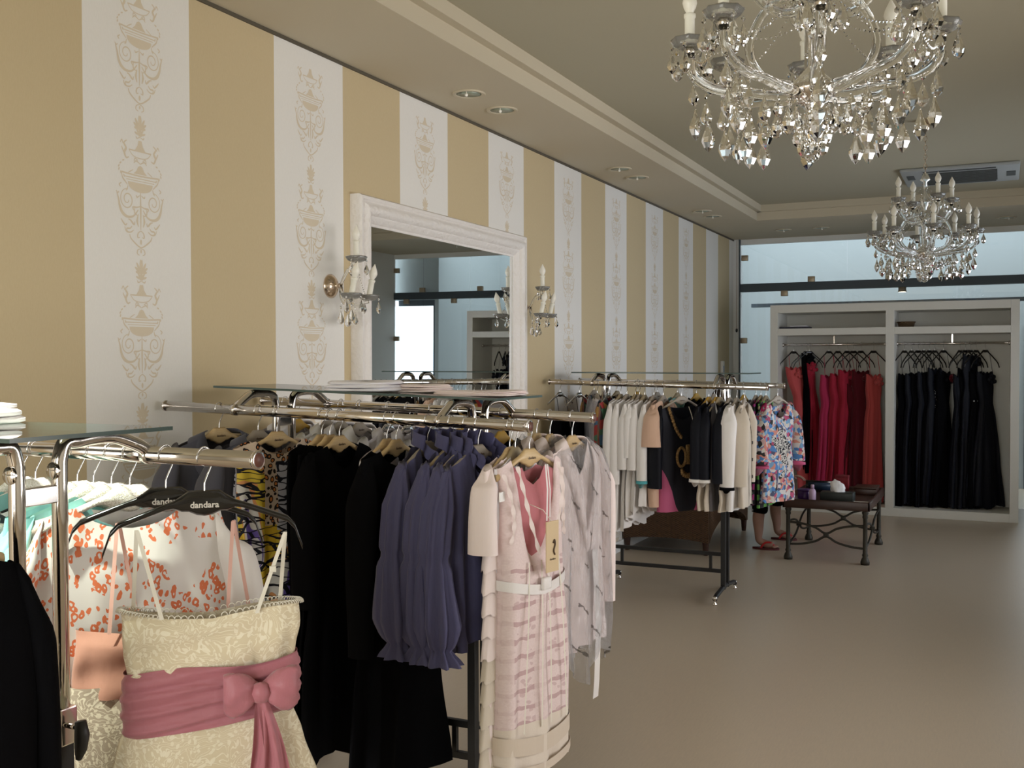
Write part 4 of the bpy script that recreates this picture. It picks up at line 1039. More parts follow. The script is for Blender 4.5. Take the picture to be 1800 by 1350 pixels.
folded('folded_blouse', 'folded white blouse lying on the middle glass top, left one', (-2.13, 3.27, z1g(-2.13)+.004), .135, .11, .036, M['white2'], 3, .06)
folded('folded_blouse', 'folded pale pink blouse beside the folded white one on the glass', (-1.97, 3.40, z1g(-1.97)+.004), .10, .10, .026, M['pinkwhite'], 4, -.1)
o = folded('folded_shirt', 'folded pale shirt in clear film on the room end of the glass', (-1.70, 3.36, z1g(-1.66)+.0045), .16, .145, .016, M['pinkwhite'], 5, .12)
folded('folded_shirt', 'bright white folded shirt on the nearest rack glass', (-2.035, 1.54, 1.4725), .105, .095, .045, M['white'], 6)

# ================================================================== NEAREST RACK
Y3 = 1.45+.29; Y3f = 1.45-.29
for k, (X, yw, m, d, hd, hs) in enumerate(((-2.10, -.10, 'turq', 'turquoise satin top at the left edge of the nearest rack', 'glittery white hanger at the left edge of the nearest rack', 'glitter'), (-2.05, -.15, 'turq', 'turquoise satin top behind the near chrome post', 'glittery white hanger just left of the near chrome post', 'glitter'), (-1.915, -.28, 'feather', 'white blouse with black feather print behind the near chrome post', 'glittery hanger in the feather print blouse', 'glitter'), (-1.865, -.30, 'turq', 'turquoise satin top right of the near chrome post', 'bright glittery hanger right of the near chrome post', 'glitter'), (-1.81, -.32, 'turq', 'turquoise top just behind the coral leopard blouse', 'padded glittery hanger, second from the leopard blouse', 'glitter'))):
    simple('top', 'top', d, X, Y3, z3r, yw, hs, hd, M[m], blouse_prof(.62, .195, .205, .21), dict(x0=.185, z0=-.135, L=.3, rad=[(0,.03),(.3,.042),(1,.045)], out=.05, seed=k), group='tops on the nearest rack', neck=.07, fdip=.05, seed=90+k, th=.026, fold=.006, zn=-.092)
simple('blouse', 'blouse', 'off white blouse with coral leopard print on the nearest rack', -1.755, Y3, z3r, -.55, 'glitter', 'padded glittery hanger in the coral leopard blouse', M['leopard'], [(-.10,.20),(-.2,.215),(-.35,.235),(-.55,.245),(-.85,.24)], dict(x0=.20, z0=-.15, L=.36, rad=[(0,.05),(.3,.075),(1,.08)], out=.055, seed=12), neck=.115, fdip=.055, bdip=.02, seed=97, th=.04, zn=-.108, fold=.006, nu=64, nt=36)
# salmon dress with grey lace on the second black hanger
X = -1.650; yw = -.80
o = hang('dress', 'dress', 'salmon strappy dress with ivory lace skirt behind the rose sash dress', X, Y3, z3r(X), yw, 'black', 'glossy black hanger behind the foremost black one', None)
cloth([(-.36,.185),(-.5,.195)], top=lambda u, s: -.365-.02*(1-abs(u)) , hem=-.51, seed=101, th=.046, fold=.005).obj('bodice', M['salmon'], o)
cloth([(-.48,.200),(-.6,.21),(-.90,.25)], top=-.485, hem=-.92, seed=102, th=.066, fold=.006, flare=.08, hemw=.012).obj('lace_skirt', M['greylace'], o)
for x in (-.105, .135):
    strap((x+.005,-.012,-.112-abs(x)*.28), (x-.012,-.05,-.37), .008).obj('strap', M['salmonstrap'], o)
    strap((x+.008,.006,-.112-abs(x)*.28), (x+.045,.04,-.37), .008).obj('strap', M['salmonstrap'], o)
# ivory lace dress with rose sash
X = -1.538; yw = -.84
o = hang('dress', 'dress', 'ivory lace strappy dress with a rose satin sash and bow, foremost', X, Y3-.03, z3r(X), yw, None, None)
hanger('black', X, Y3-.005, z3r(X), yw, 'foremost glossy black hanger, holding the rose sash dress')['group'] = HG
cloth([(-.32,.182),(-.36,.182),(-.40,.177),(-.44,.172)], top=lambda u, s: -.315-.018*(1-abs(u))+.012*math.sin(u*2.2)-.012*u, hem=-.445, seed=111, th=.042, fold=.006, nf=5, nu=64, nt=20).obj('bodice', M['lace'], o)
cloth([(-.53,.166),(-.60,.19),(-.70,.215),(-.95,.27)], top=-.535, hem=-.95, seed=112, th=.050, fold=.008, flare=.22, nfl=6, hemw=.02, nu=64, nt=24).obj('skirt', M['lace'], o)
# scalloped edge
g = G(); n = 92
for i in range(n):
    a = 2*PI*i/n; c, s = math.cos(a), math.sin(a); u = math.copysign(abs(c)**.75, c)
    x = u*.185; y = math.copysign(abs(s)**.75, s)*.034; z = -.315-.018*(1-abs(u))+.012*math.sin(u*2.2)-.012*u
    g.tube([(x+.0065*math.cos(b), y, z+.008*math.sin(b)) for b in [PI*q/5 for q in range(6)]], .0013, 4)
g.obj('scalloped_edge', M['ivory'], o)['kind'] = 'stuff'
# sash: gathered satin band
g = G(); V = []; UV = []; nu_, nv_ = 72, 22
for j in range(nv_+1):
    t_ = j/nv_
    for i in range(nu_):
        a = 2*PI*i/nu_; c, s = math.cos(a), math.sin(a); u = math.copysign(abs(c)**.75, c)
        z0_ = -.430+.012*u-.006*math.sin(3*u); z1_ = -.556+.020*u
        z = z0_+(z1_-z0_)*t_
        pl = .0055*math.sin(t_*26+2.2*math.sin(u*1.7)+.8*u)+.003*math.sin(t_*47+u*4)
        bul = .006*math.sin(PI*t_)
        x = u*(.178+bul+pl*.4); y = math.copysign(abs(s)**.75, s)*(.053+bul+pl)
        V.append((x, y, z)); UV.append((u, z))
g.add(V, [(j*nu_+i, j*nu_+(i+1)%nu_, (j+1)*nu_+(i+1)%nu_, (j+1)*nu_+i) for j in range(nv_) for i in range(nu_)], UV).obj('sash', M['rose'], o)
bx, bz, by = .095, -.482, -.076
def bow_loop(sd):
    g = G(); V = []; n, m_ = 18, 12
    for j in range(m_+1):
        t_ = j/m_
        for i in range(n):
            a = 2*PI*i/n
            L_ = .075 if sd < 0 else .075
            w_ = .010+.034*math.sin(min(1, t_*1.25)*PI*.5)*(1 if t_ < .8 else 1-.25*(t_-.8)/.2)
            d_ = .006+.020*math.sin(PI*min(1, t_*.92))
            rip = .004*math.sin(4*a+6*t_)
            V.append((bx+sd*t_*L_, by+d_*math.sin(a)+rip-.01*t_, bz+(.012*t_ if sd > 0 else .004*t_)+w_*math.cos(a)*(1 if math.cos(a) > 0 else 1.1)+rip))
    F = [(j*n+i, j*n+(i+1)%n, (j+1)*n+(i+1)%n, (j+1)*n+i) for j in range(m_) for i in range(n)]+[tuple(m_*n+k for k in range(n))]
    return g.add(V, F)
bow_loop(-1).obj('bow_loop', M['rose'], o); bow_loop(1).obj('bow_loop', M['rose'], o)
G().lathe([(0,-.022),(.014,-.018),(.020,0),(.015,.018),(0,.022)], 14, (bx, by-.012, bz)).obj('bow_knot', M['rose'], o)
for dx, L_, w0, w1 in ((-.005,.36,.022,.075), (.028,.33,.02,.07)):
    g = G(); V = []; n, m_ = 20, 9
    for j in range(n+1):
        s = j/n
        for i in range(m_):
            q = i/(m_-1)-.5; ww = w0+(w1-w0)*s**.8
            V.append((bx+dx*s*2.2+q*ww+.006*math.sin(5*s), by-.006-.012*math.sin(q*9+3*s)*min(1, s*3)-.004*(dx > 0), bz-.01-L_*s+.02*q*s))
    g.add(V, [(j*m_+i, j*m_+i+1, (j+1)*m_+i+1, (j+1)*m_+i) for j in range(n) for i in range(m_-1)]).obj('bow_tail', M['rose'], o)
for c in o.children: c.location.x = .03
for x0_, x1_, f_ in ((-.120,-.130,0), (-.118,-.070,1), (.182,.120,1), (.184,.173,0)):
    strap((x0_,.008-.016*f_,-.112-abs(x0_)*.29), (x1_,-.042 if f_ else .034,-.327), .0085).obj('strap', M['ivory'], o)
G().box(.148,.162,-.028,-.023,-.245,-.232,.001).obj('strap_slider', M['ivory'], o)
# black jacket on the front rail, at the lower left edge
simple('jacket', 'jacket', 'black jacket shoulder at the lower left edge on the nearest rack', -1.665, Y3f, z3r, -.12, BEIGE, 'beige hanger in the black jacket at the lower left edge', M['black'], [(-.10,.20),(-.2,.225),(-.4,.235),(-1.0,.25)], dict(x0=.2, z0=-.18, L=.6, rad=LONG, out=.03, seed=3), neck=.07, fdip=.1, seed=120, th=.055, zn=-.13)

# ================================================================== FAR RACK
YC, YD = 7.052-.29, 7.052+.29
def lo(*a, **k):
    k.setdefault('nu', 30); k.setdefault('nt', 16); return simple(*a, **k)
for X, d, hd in ((-2.797, 'black strappy camisole nearest the wall on the far rack', 'clear hanger nearest the wall on the far rack'), (-2.652, 'black strappy camisole second from the wall on the far rack', 'clear hanger in the second camisole on the far rack')):
    o = hang('camisole', 'top', d, X, YC, z2r(X), -.15, 'clear', hd, 'black camisoles on the far rack')
    cloth([(-.2,.10),(-.26,.105),(-.45,.12),(-.62,.15)], top=lambda u, s: -.20-.08*min(1, abs(abs(u)-.6)/.6), hem=-.62, seed=131, th=.035, fold=.004, nu=32, nt=14).obj('body', M['black'], o)
    for sd in (-1, 1): strap((sd*.06,-.01,-.105), (sd*.062,-.03,-.215), .008).obj('strap', M['black'], o)
o = lo('top', 'top', 'sequinned silver top in a shiny clear sleeve on the far rack', -2.52, YC, z2r, .55, GREY, 'hanger in the silver sleeve on the far rack', M['greywhite'], [(-.10,.10),(-.2,.12),(-.6,.13)], neck=.05, seed=133, th=.05)
b = thing('garment_cover', 'shiny clear plastic sleeve over the silver top on the far rack', 'garment cover', (-2.52, YC, z2r(-2.52)), PI/2+.55, 'clear garment covers')
cloth([(-.07,.03),(-.14,.12),(-.3,.145),(-.75,.14)], top=lambda u, s: -.075-.05*abs(u), hem=-.76, th=.075, seed=134, nu=30, nt=16, flare=.15).obj('film', M['film_plain'], b)
lo('blouse', 'blouse', 'red and green printed blouse just right of the silver sleeve', -2.44, YC, z2r, .0, 'clear', 'hanger in the red and green blouse', M['redgreen'], blouse_prof(.6, .19, .2, .2), neck=.08, seed=135)
WH = [(-2.35, .95, .50, 'leftmost long white tunic on the far rack'), (-2.305, .96, .52, 'long white tunic second from left on the far rack'), (-2.245, .94, .42, 'white tunic third from left on the far rack'), (-2.215, .88, .34, 'white top with rolled sleeve on the far rack'), (-2.18, .86, .42, 'white top fifth from left on the far rack'), (-2.115, .82, .5, 'white top with turquoise cuffs on the far rack')]
for k, (X, L, sl_, d) in enumerate(WH):
    o = lo('tunic', 'top', d, X, YC, z2r, -.06, GREY if k % 2 else OLIVE, 'hanger in the '+d.replace(' on the far rack', ''), M['white'], [(-.10,.19),(-.2,.20),(-.5,.19),(-L,.225)], dict(x0=.19, z0=-.14, L=sl_, rad=[(0,.028),(.3,.036),(1,.036)], out=.03, seed=k, n=14, m=10, fl=.9), group='white tops on the far rack', neck=.08, seed=140+k, th=.019, fold=.007, hemw=.02, flare=.15)
    if k == 5:
        for sd in (-1, 1): sleeve(sd, .19, -.14-sl_+.025, .03, [(0,.039),(1,.039)], out=.0, n=14, m=3, fl=.9).obj('cuff', M['teal'], o).location = (sd*.03, 0, 0)
lo('top', 'top', 'peach short sleeved top between white tops and the gold necklace dress', -2.05, YC, z2r, -.06, GREY, 'hanger in the peach top on the far rack', M['peach'], blouse_prof(.80, .19, .2, .2), dict(x0=.19, z0=-.14, L=.26, rad=[(0,.05),(1,.07)], out=.04, n=14, m=8), neck=.08, seed=147)
# navy dress with gold necklace print
X = -1.925; yw = -.55
o = hang('dress', 'dress', 'navy dress with printed gold necklace and rose side panels', X, YC, z2r(X), yw, GREY, 'large pale hanger in the gold necklace dress', None)
cloth([(-.10,.20),(-.2,.21),(-.4,.185),(-.6,.19),(-.83,.20)], neck=.11, fdip=.10, zn=-.13, seed=150, th=.045, fold=.006, nu=44, nt=24).obj('body', M['navyrose'], o)
for sd in (-1, 1): sleeve(sd, .2, -.15, .52, [(0,.05),(.4,.06),(1,.06)], out=.035, seed=4).obj('sleeve', M['navyblack'], o)
g = G()
for sd in (-1, 1):
    q = smooth_path([(sd*.145,-.035,-.145),(sd*.13,-.055,-.22),(sd*.10,-.06,-.29),(sd*.06,-.062,-.34)], 6)
    for i, p in enumerate(q): g.lathe([(0,-.006),(.012+.004*(i%2),0),(0,.006)], 6, (p.x, p.y-.004, p.z), 'y')
    cx, cz = sd*.058, -.47
    g.tube([(cx+.038*math.cos(b), -.064, cz+.062*math.sin(b)) for b in [2*PI*i/18 for i in range(18)]], .010, 6, closed=True)
for i in range(9):
    a = PI+PI*i/8; g.lathe([(0,-.006),(.022,0),(0,.006)], 5, (.05*math.cos(a), -.066, -.56+.035*math.sin(a)), 'y')
g.box(-.018,.018,-.072,-.058,-.52,-.39,.005)
g.obj('necklace_print', M['goldprint'], o)
G().tube(smooth_path([(.02,-.05,-.14),(.035,-.07,-.22),(.04,-.075,-.32)], 4), .003, 5).obj('tag_string', M['ivory'], o)
# black jackets with white trim and beige panels
for k, (X, d, hd) in enumerate(((-1.74, 'black jacket with white collar trim next to the necklace dress', 'mustard hanger next to the gold necklace dress'), (-1.69, 'black jacket with white trim on the second mustard hanger', 'second mustard hanger from the gold necklace dress'))):
    o = lo('jacket', 'jacket', d, X, YC, z2r, -.12, MUST, hd, M['navyblack'], [(-.10,.19),(-.2,.195),(-.5,.19),(-.60,.20)], dict(x0=.19, z0=-.15, L=.46, rad=[(0,.035),(.2,.042),(1,.040)], out=.03, n=14, m=10, fl=.8), group='black jackets with white trim', neck=.08, seed=155+k, th=.024, fold=.006)
    cloth([(-.58,.18),(-.80,.19)], top=-.58, hem=-.80, th=.02, fold=.005, nu=28, nt=6, seed=157+k).obj('hem_panel', M['cream'], o)
    for sd in (-1, 1): sleeve(sd, .22, -.58, .03, [(0,.044),(1,.048)], out=.0, n=14, m=3, fl=.8).obj('cuff', M['white'], o)
    band([(-.08,-.05,-.24),(-.085,-.02,-.12),(0,.02,-.11),(.085,-.02,-.12),(.08,-.05,-.24)], .016).obj('collar_trim', M['white'], o)
M['greyrib'] = fabric('grey_jersey', (.13,.12,.13), .8)
lo('dress', 'dress', 'plain grey dress between the white trimmed black jackets on far rack', -1.665, YC, z2r, -.2, OLIVE, 'hanger in the plain grey dress on the far rack', M['greyrib'], [(-.10,.14),(-.2,.15),(-.5,.15),(-.80,.17)], neck=.08, fdip=.14, seed=160, th=.022)
o = lo('jacket', 'jacket', 'black jacket with white shoulders right of the grey dress', -1.60, YC, z2r, -.10, GREY, 'hanger in the black jacket right of the grey dress', M['navyblack'], [(-.10,.19),(-.2,.195),(-.5,.19),(-.62,.20)], dict(x0=.19, z0=-.15, L=.46, rad=[(0,.035),(.2,.042),(1,.040)], out=.03, n=14, m=10, fl=.8), group='black jackets with white trim', neck=.08, seed=162, th=.024, fold=.006)
cloth([(-.60,.18),(-.80,.19)], top=-.60, hem=-.80, th=.02, fold=.005, nu=28, nt=6, seed=163).obj('hem_panel', M['cream'], o)
o = lo('cardigan', 'cardigan', 'white and black two tone cardigan left of the beige buttoned one', -1.555, YC, z2r, -.06, GREY, 'hanger in the two tone white and black cardigan', M['white'], [(-.10,.19),(-.2,.195),(-.5,.19),(-.79,.19)], dict(x0=.185, z0=-.13, L=.50, rad=LONG, out=.03, n=14, m=10), neck=.08, fdip=.2, seed=164, th=.03)
for sd in (-1, 1): sleeve(sd, .215, -.62, .03, [(0,.048),(1,.05)], out=.0, n=14, m=3).obj('cuff', M['black'], o)
o = lo('cardigan', 'cardigan', 'beige cardigan with black edging and dark buttons on far rack', -1.505, YC, z2r, .06, GREY, 'hanger in the beige buttoned cardigan', M['cream'], [(-.10,.14),(-.2,.14),(-.5,.14),(-.77,.15)], dict(x0=.13, z0=-.13, L=.50, rad=LONG, out=.03, n=14, m=10), neck=.08, fdip=.2, seed=166, th=.024)
G().ribbon([(-.05,-.04,-.2),(-.02,-.05,-.32),(-.02,-.05,-.77)], .02, (1,0,0)).obj('button_band', M['black'], o)
bt = G().lathe([(0,-.006),(.011,-.005),(.012,0),(0,.001)], 10, (.02,-.046,-.36), 'y').obj('button', M['black_plastic'], o)
for k in range(4): inst(bt, o, (0,0,-.11*(k+1)))
# back rail of the far rack
xs4 = (-1.535, -1.515, -1.49)
lo('dress', 'dress', 'black dress with a column of magenta squares', -1.52, YD, z2r, -.1, OLIVE, 'hanger in the magenta squares dress', M['squares_p'], [(-.10,.17),(-.2,.17),(-.5,.16),(-.82,.17)], neck=.07, seed=170, th=.02, fold=.006)
lo('dress', 'dress', 'black dress with a column of green squares', -1.485, YD, z2r, -.1, OLIVE, 'hanger in the green squares dress', M['squares_g'], [(-.10,.16),(-.2,.16),(-.5,.16),(-.84,.17)], neck=.07, seed=171, th=.02, fold=.006)
o = lo('top', 'top', 'grey green top with yellow piping and shiny studs beside the squares', -1.555, YD, z2r, -.1, GREY, 'hanger in the yellow piped top', M['greyrib'], [(-.10,.17),(-.2,.17),(-.5,.16),(-.52,.16)], neck=.07, seed=172, th=.02)
M['yellow'] = mat('yellow_piping', (.55,.48,.08), .5)
G().tube(smooth_path([(-.10,-.04,-.13),(-.09,-.07,-.25),(-.10,-.075,-.40),(-.13,-.07,-.44),(-.165,-.06,-.38),(-.17,-.04,-.2)], 5), .006, 6).obj('piping', M['yellow'], o)
for x in (-.13, -.02): G().lathe([(0,-.014),(.012,-.010),(.018,0),(0,.006)], 12, (x,-.06,-.20), 'y').obj('stud', M['chrome'], o)
X = -1.405; yw = -.42
o = hang('dress', 'dress', 'multicoloured floral dress with pink trim facing the room', X, YD, z2r(X), yw, GREY, 'pale hanger in the multicoloured floral dress', None)
cloth([(-.10,.165),(-.2,.175),(-.42,.15),(-.55,.17),(-.80,.195)], neck=.10, fdip=.10, zn=-.125, seed=175, th=.045, fold=.008, nu=44, nt=22).obj('body', M['floral'], o)
for sd in (-1, 1):
    sleeve(sd, .16, -.13, .40, [(0,.04),(.4,.06),(1,.075)], out=.055, seed=6).obj('sleeve', M['floral'], o)
    sleeve(sd, .215, -.53, .028, [(0,.077),(1,.079)], out=.0, m=3).obj('cuff', M['pink'], o)
FILL = [(-2.76, 'redgreen', 'red and green printed top at the far back rail wall end'), (-2.58, 'black', 'black top on the far back rail behind the silver sleeve'), (-2.42, 'greyrib', 'grey top behind the leftmost white tunics'), (-2.27, 'peach', 'peach top behind the white tunics'), (-2.12, 'turq', 'turquoise top behind the peach one'), (-1.98, 'black', 'black top behind the gold necklace dress'), (-1.85, 'redgreen', 'printed top with red collar behind the gold necklace dress'), (-1.76, 'cream', 'cream top behind the black trimmed jackets'), (-1.64, 'greywhite', 'pearl top behind the plain grey dress')]
for k, (X, m, d) in enumerate(FILL):
    lo('top', 'top', d, X, YD, z2r, -.1, (GREY, OLIVE, MUST)[k % 3], 'hanger of the '+d, M[m], blouse_prof(.62, .19, .2, .2), group='tops on the far back rail', neck=.08, seed=180+k)

# ================================================================== WARDROBE AT THE BACK
wx0, wx1, wy0, wy1, wh_ = -2.271, .162, 11.45, 12.02, 2.215
wd = thing('wardrobe', 'off white open wardrobe of two bays against the glass partition', 'wardrobe', ((wx0+wx1)/2, wy0, 0))
ox = (wx0+wx1)/2
def wpart(n, *b): return G().box(b[0]-ox, b[1]-ox, b[2]-wy0, b[3]-wy0, b[4], b[5], .003).obj(n, M['cabinet'], wd, False)
wpart('side_panel', wx0, wx0+.08, wy0, wy1, 0, wh_); wpart('side_panel', wx1-.08, wx1, wy0, wy1, 0, wh_)
wpart('divider', -1.088, -1.004, wy0, wy1, .086, wh_-.08)
wpart('top_panel', wx0+.08, wx1-.08, wy0, wy1, wh_-.085, wh_)
wpart('base', wx0+.08, wx1-.08, wy0, wy1, .0, .086)
for a, b in ((wx0+.08, -1.088), (-1.004, wx1-.08)):
    wpart('shelf', a, b, wy0, wy1, 1.887, 1.96)
    G().box(a-ox, b-ox, wy1-wy0-.02, wy1-wy0, .086, wh_-.085).obj('back_panel', M['cabinet'], wd, False)
    G().tube([(a-ox, .27, 1.79), (b-ox, .27, 1.79)], .0125, 12).obj('hanging_rail', M['chrome'], wd)
    for x in (a+.008, b-.008): G().lathe([(.022,-.008),(.022,.008)], 14, (x-ox, .27, 1.79), 'x').obj('rail_socket', M['chrome'], wd)
    G().box((a+b)/2-ox-.006, (a+b)/2-ox+.006, .262, .278, 1.79, 1.887).obj('rail_bracket', M['chrome'], wd, False)
YG, ZG = wy0+.27, 1.79
def gown(X, m, d, hd, top=1.47, hem=.14, w=.12, hw=.22, yaw=.9, flare=.5, seed=0, lean=0.0, group='long evening gowns', dy=0.0, gems=0):
    hanger('cab', X, YG+dy, ZG+.0, -yaw, hd)['group'] = 'black hangers in the wardrobe'
    o = thing('evening_gown', d, 'gown', (X, YG+dy, ZG), PI/2-yaw, group)
    L = ZG-hem; T = ZG-top
    g = cloth([(-T,w),(-T-.14,w*1.05),(-T-.30,w*.78),(-T-.45,w*1.05),(-L*.7,(w+hw)/2),(-L,hw)], top=lambda u, s: -T+.02*math.cos(2*u*PI), hem=-L, seed=seed, th=.05 if X < -1.0 else .032, fold=.010, flare=flare, nfl=7, nu=40, nt=26, hemw=.015)
    if lean: g.v = [(x+lean*max(0, -z-T)/1.3, y-(.10*max(0, -z-T)/1.3 if lean > .2 else 0), z) for x, y, z in g.v]
    g.obj('skirt', m, o)
    for sd in (-1, 1): strap((sd*w*.6, 0, -.12), (sd*w*.72, -.03, -T-.01), .007).obj('strap', m, o)
    g = G()   # gathered bust: soft flower of folds
    for k in range(7):
        a = k*2.4; r = .012*k**.6
        g.lathe([(0,-.012),(.030-.002*k,-.004),(.026,.012),(0,.016)], 8, (w*.35+r*math.cos(a)*1.3, -.062, -T-.06+r*math.sin(a)*1.3), 'y')
    g.obj('bodice_gathers', m, o)
    if gems:
        g = G(); rnd = random.Random(seed)
        for k in range(gems): g.lathe([(0,-.006),(.006,0),(0,.006)], 5, (w*.2+rnd.uniform(-.02,.02), -.066-.004*rnd.random(), -T-.16-.014*k*rnd.uniform(.7,1.3)), 'y')
        g.obj('beading', M['gem'], o)
    return o
gown(-2.07, M['coral'], 'coral gown with a wide skirt leftmost in the wardrobe', 'black hanger above the leftmost coral gown', 1.53, .16, .10, .27, .75, .30, 201, lean=.26)
gown(-1.93, M['black'], 'black and red gown hanging high from a strap beside the leftmost coral one', 'black hanger in the high hung black and red gown', 1.68, .4, .06, .17, .95, .2, 202, lean=.10, dy=.0)
gown(-1.90, M['red'], 'crimson gown close against the high hung black one', 'black hanger in the crimson gown beside the black one', 1.60, .3, .05, .15, .9, .2, 203, lean=.12)
gown(-1.695, M['magenta'], 'raspberry strapless gown, first after the gap in the left bay', 'black hanger of the raspberry gown after the gap', 1.445, .15, .115, .17, .65, .4, 204)
gown(-1.60, M['red'], 'crimson beaded gown next to the raspberry one', 'black hanger of the crimson gown next to the raspberry one', 1.46, .15, .11, .16, .65, .4, 205, gems=14)
gown(-1.505, M['red'], 'crimson beaded gown left of the burgundy one', 'black hanger of the crimson gown left of the burgundy one', 1.50, .15, .11, .15, .7, .4, 206, gems=14)
gown(-1.44, M['burgundy'], 'dark red gown in shadow between the crimson and burgundy gowns', 'black hanger hidden between the crimson and burgundy gowns', 1.35, .15, .08, .13, .9, .3, 207)
gown(-1.365, M['burgundy'], 'burgundy velvet gown, second from the divider', 'black hanger of the burgundy velvet gown', 1.49, .12, .105, .14, .75, .35, 208)
gown(-1.235, M['coral'], 'bright coral gown nearest the wardrobe divider', 'black hanger of the coral gown nearest the divider', 1.45, .12, .09, .12, .8, .3, 209)
DK = [(-.925,1.46,'nearest the divider',.60),(-.855,1.46,'second from the divider',.5),(-.79,1.47,'third from the divider',.8),(-.735,1.48,'fourth from the divider',.5),(-.68,1.46,'fifth from the divider, with bright beading',.7),(-.63,1.52,'sixth from the divider, left of the red rosette one',.6),(-.545,1.48,'with a dark red rosette, left of the gap',.75),(-.385,1.45,'just right of the gap',.55),(-.335,1.52,'second right of the gap',.9),(-.29,1.66,'with a high strap and pale belt',.7),(-.235,1.48,'with sequins, second from the right panel',.6),(-.15,1.48,'nearest the right side panel, with a flared skirt',.75)]
for k, (X, top, d, yw) in enumerate(DK):
    o = gown(X, M['navyblack'] if k % 2 else M['black'], 'black gown in the right bay '+d, 'black hanger of the right bay gown '+d.replace(' with a flared skirt','').replace(', with bright beading','').replace(', left of the red rosette one',''), top, .09+.01*(k % 3), .09+.012*(k % 2), .15 if k < 11 else .21, yw, .35, 220+k, gems=12 if k in (1,2,4,10) else 0, lean=.05 if k == 11 else 0)
    if k == 6:
        g = G()
        for q in range(6): g.lathe([(0,-.014),(.03,-.004),(.022,.012),(0,.014)], 8, (.05+.02*math.cos(q*1.1), -.075, -.36+.02*math.sin(q*1.1)), 'y')
        g.obj('rosette', M['burgundy'], o)
    if k == 9: G().box(-.03,.03,-.075,-.066,-.60,-.585,.002).obj('belt_clasp', M['gem'], o)
sh = thing('folded_scarf', 'flat dark folded scarf on the left upper shelf of the wardrobe', 'scarf', (-2.03, wy0+.16, 1.96))
G().box(-.16,.16,-.08,.08,0,.022,.008).obj('fold', M['slate'], sh); G().box(-.05,.13,-.07,.07,.022,.034,.005).obj('fold', M['white2'], sh)
bs = thing('wicker_basket', 'small brown wicker tray on the right upper shelf of the wardrobe', 'basket', (-.90, wy0+.15, 1.96))
M['wicker'] = mat('wicker', (.20,.115,.05), .6); t = NT(M['wicker'])
def weave_mat(name, c1, c2, sc):
    m = mat(name, c1, .55); t = NT(m); oc = t.coord('Object'); x = t.sep(oc)
    a = t.math('SINE', t.math('MULTIPLY', t.math('ADD', x[0], x[1]), sc*6.283)); b = t.math('SINE', t.math('MULTIPLY', x[2], sc*2.2*6.283)); h = t.math('MULTIPLY', a, b)
    n_ = t.noise(oc, sc*1.3, 3)
    t.base(t.mix(t.math('MULTIPLY_ADD', h, .35, t.math('MULTIPLY', n_, .8)), c1, c2)); t.bump(h, .8, .006); return m
M['wicker'] = weave_mat('wicker_weave', (.05,.028,.012), (.27,.16,.075), 40)
M['rattan'] = weave_mat('rattan_weave', (.03,.015,.007), (.19,.09,.035), 28)
G().lathe([(0,.0),(.075,.0),(.085,.045),(.092,.05),(.088,.056),(.078,.05),(.068,.008),(0,.006)], 20).obj('bowl', M['wicker'], bs); G().tube([(.089*math.cos(2*PI*i/20),.089*math.sin(2*PI*i/20),.052) for i in range(20)], .006, 6, closed=True).obj('rim', M['wicker'], bs)

# ================================================================== TRAY TABLE
M['dark_wood'] = mat('dark_red_wood', (.065,.018,.008), .35); t = NT(M['dark_wood']); t.base(t.mix(t.noise(t.mapping(t.coord('Object'), (2,22,22)), 3, 4), (.022,.008,.005), (.06,.02,.01)))
M['iron'] = mat('bronzed_iron', (.05,.045,.035), .5, .6)
tx0, tx1, ty0, ty1, tz = -1.57, -.955, 8.60, 9.64, .485
tb = thing('coffee_table', 'low dark wooden tray table on bronze iron legs before the wardrobe', 'table', ((tx0+tx1)/2, (ty0+ty1)/2, 0))
cx_, cy_ = (tx0+tx1)/2, (ty0+ty1)/2; hx, hy_ = (tx1-tx0)/2, (ty1-ty0)/2
G().box(-hx-.02,hx+.02,-hy_-.02,hy_+.02,tz-.045,tz-.015,.006).obj('tabletop', M['dark_wood'], tb)
for b in ((-hx-.03,hx+.03,-hy_-.03,-hy_-.01),(-hx-.03,hx+.03,hy_+.01,hy_+.03),(-hx-.03,-hx-.01,-hy_-.03,hy_+.03),(hx+.01,hx+.03,-hy_-.03,hy_+.03)):
    G().box(*b, tz-.06, tz+.012, .006).obj('tray_rim', M['dark_wood'], tb)
for sx in (-1,1):
    for sy in (-1,1):
        G().lathe([(.034,0),(.036,.02),(.028,.045),(.019,.06),(.024,.075),(.018,.09),(.0165,.36),(.023,.375),(.019,.39),(.027,.41),(.02,.425),(.02,.43)], 12, (sx*hx*.97, sy*hy_*.97, 0)).obj('leg', M['iron'], tb)
def stretch(a, b):
    a = Vector(a); b = Vector(b); m = (a+b)/2; out = []
    for up in (1, -1):
        q = [a+Vector((0,0,.09*up)), a.lerp(b,.18)+Vector((0,0,.082*up)), a.lerp(b,.36)+Vector((0,0,.055*up)), m+Vector((0,0,.012*up)), a.lerp(b,.64)+Vector((0,0,.055*up)), a.lerp(b,.82)+Vector((0,0,.082*up)), b+Vector((0,0,.09*up))]
        G().tube(smooth_path(q, 5), .009, 8).obj('curved_stretcher', M['iron'], tb)
    G().box(m.x-.02,m.x+.02,m.y-.02,m.y+.02,m.z-.014,m.z+.014,.004).obj('stretcher_joint', M['iron'], tb)
L_ = [(-hx*.97,-hy_*.97,.215),(hx*.97,-hy_*.97,.215),(hx*.97,hy_*.97,.215),(-hx*.97,hy_*.97,.215)]
for i in range(4): stretch(L_[i], L_[(i+1)%4])
TT = tz-.015
o = thing('tissue_box', 'dark tissue box with a white tissue standing on the tray table', 'tissue box', (-1.20, 8.80, TT))
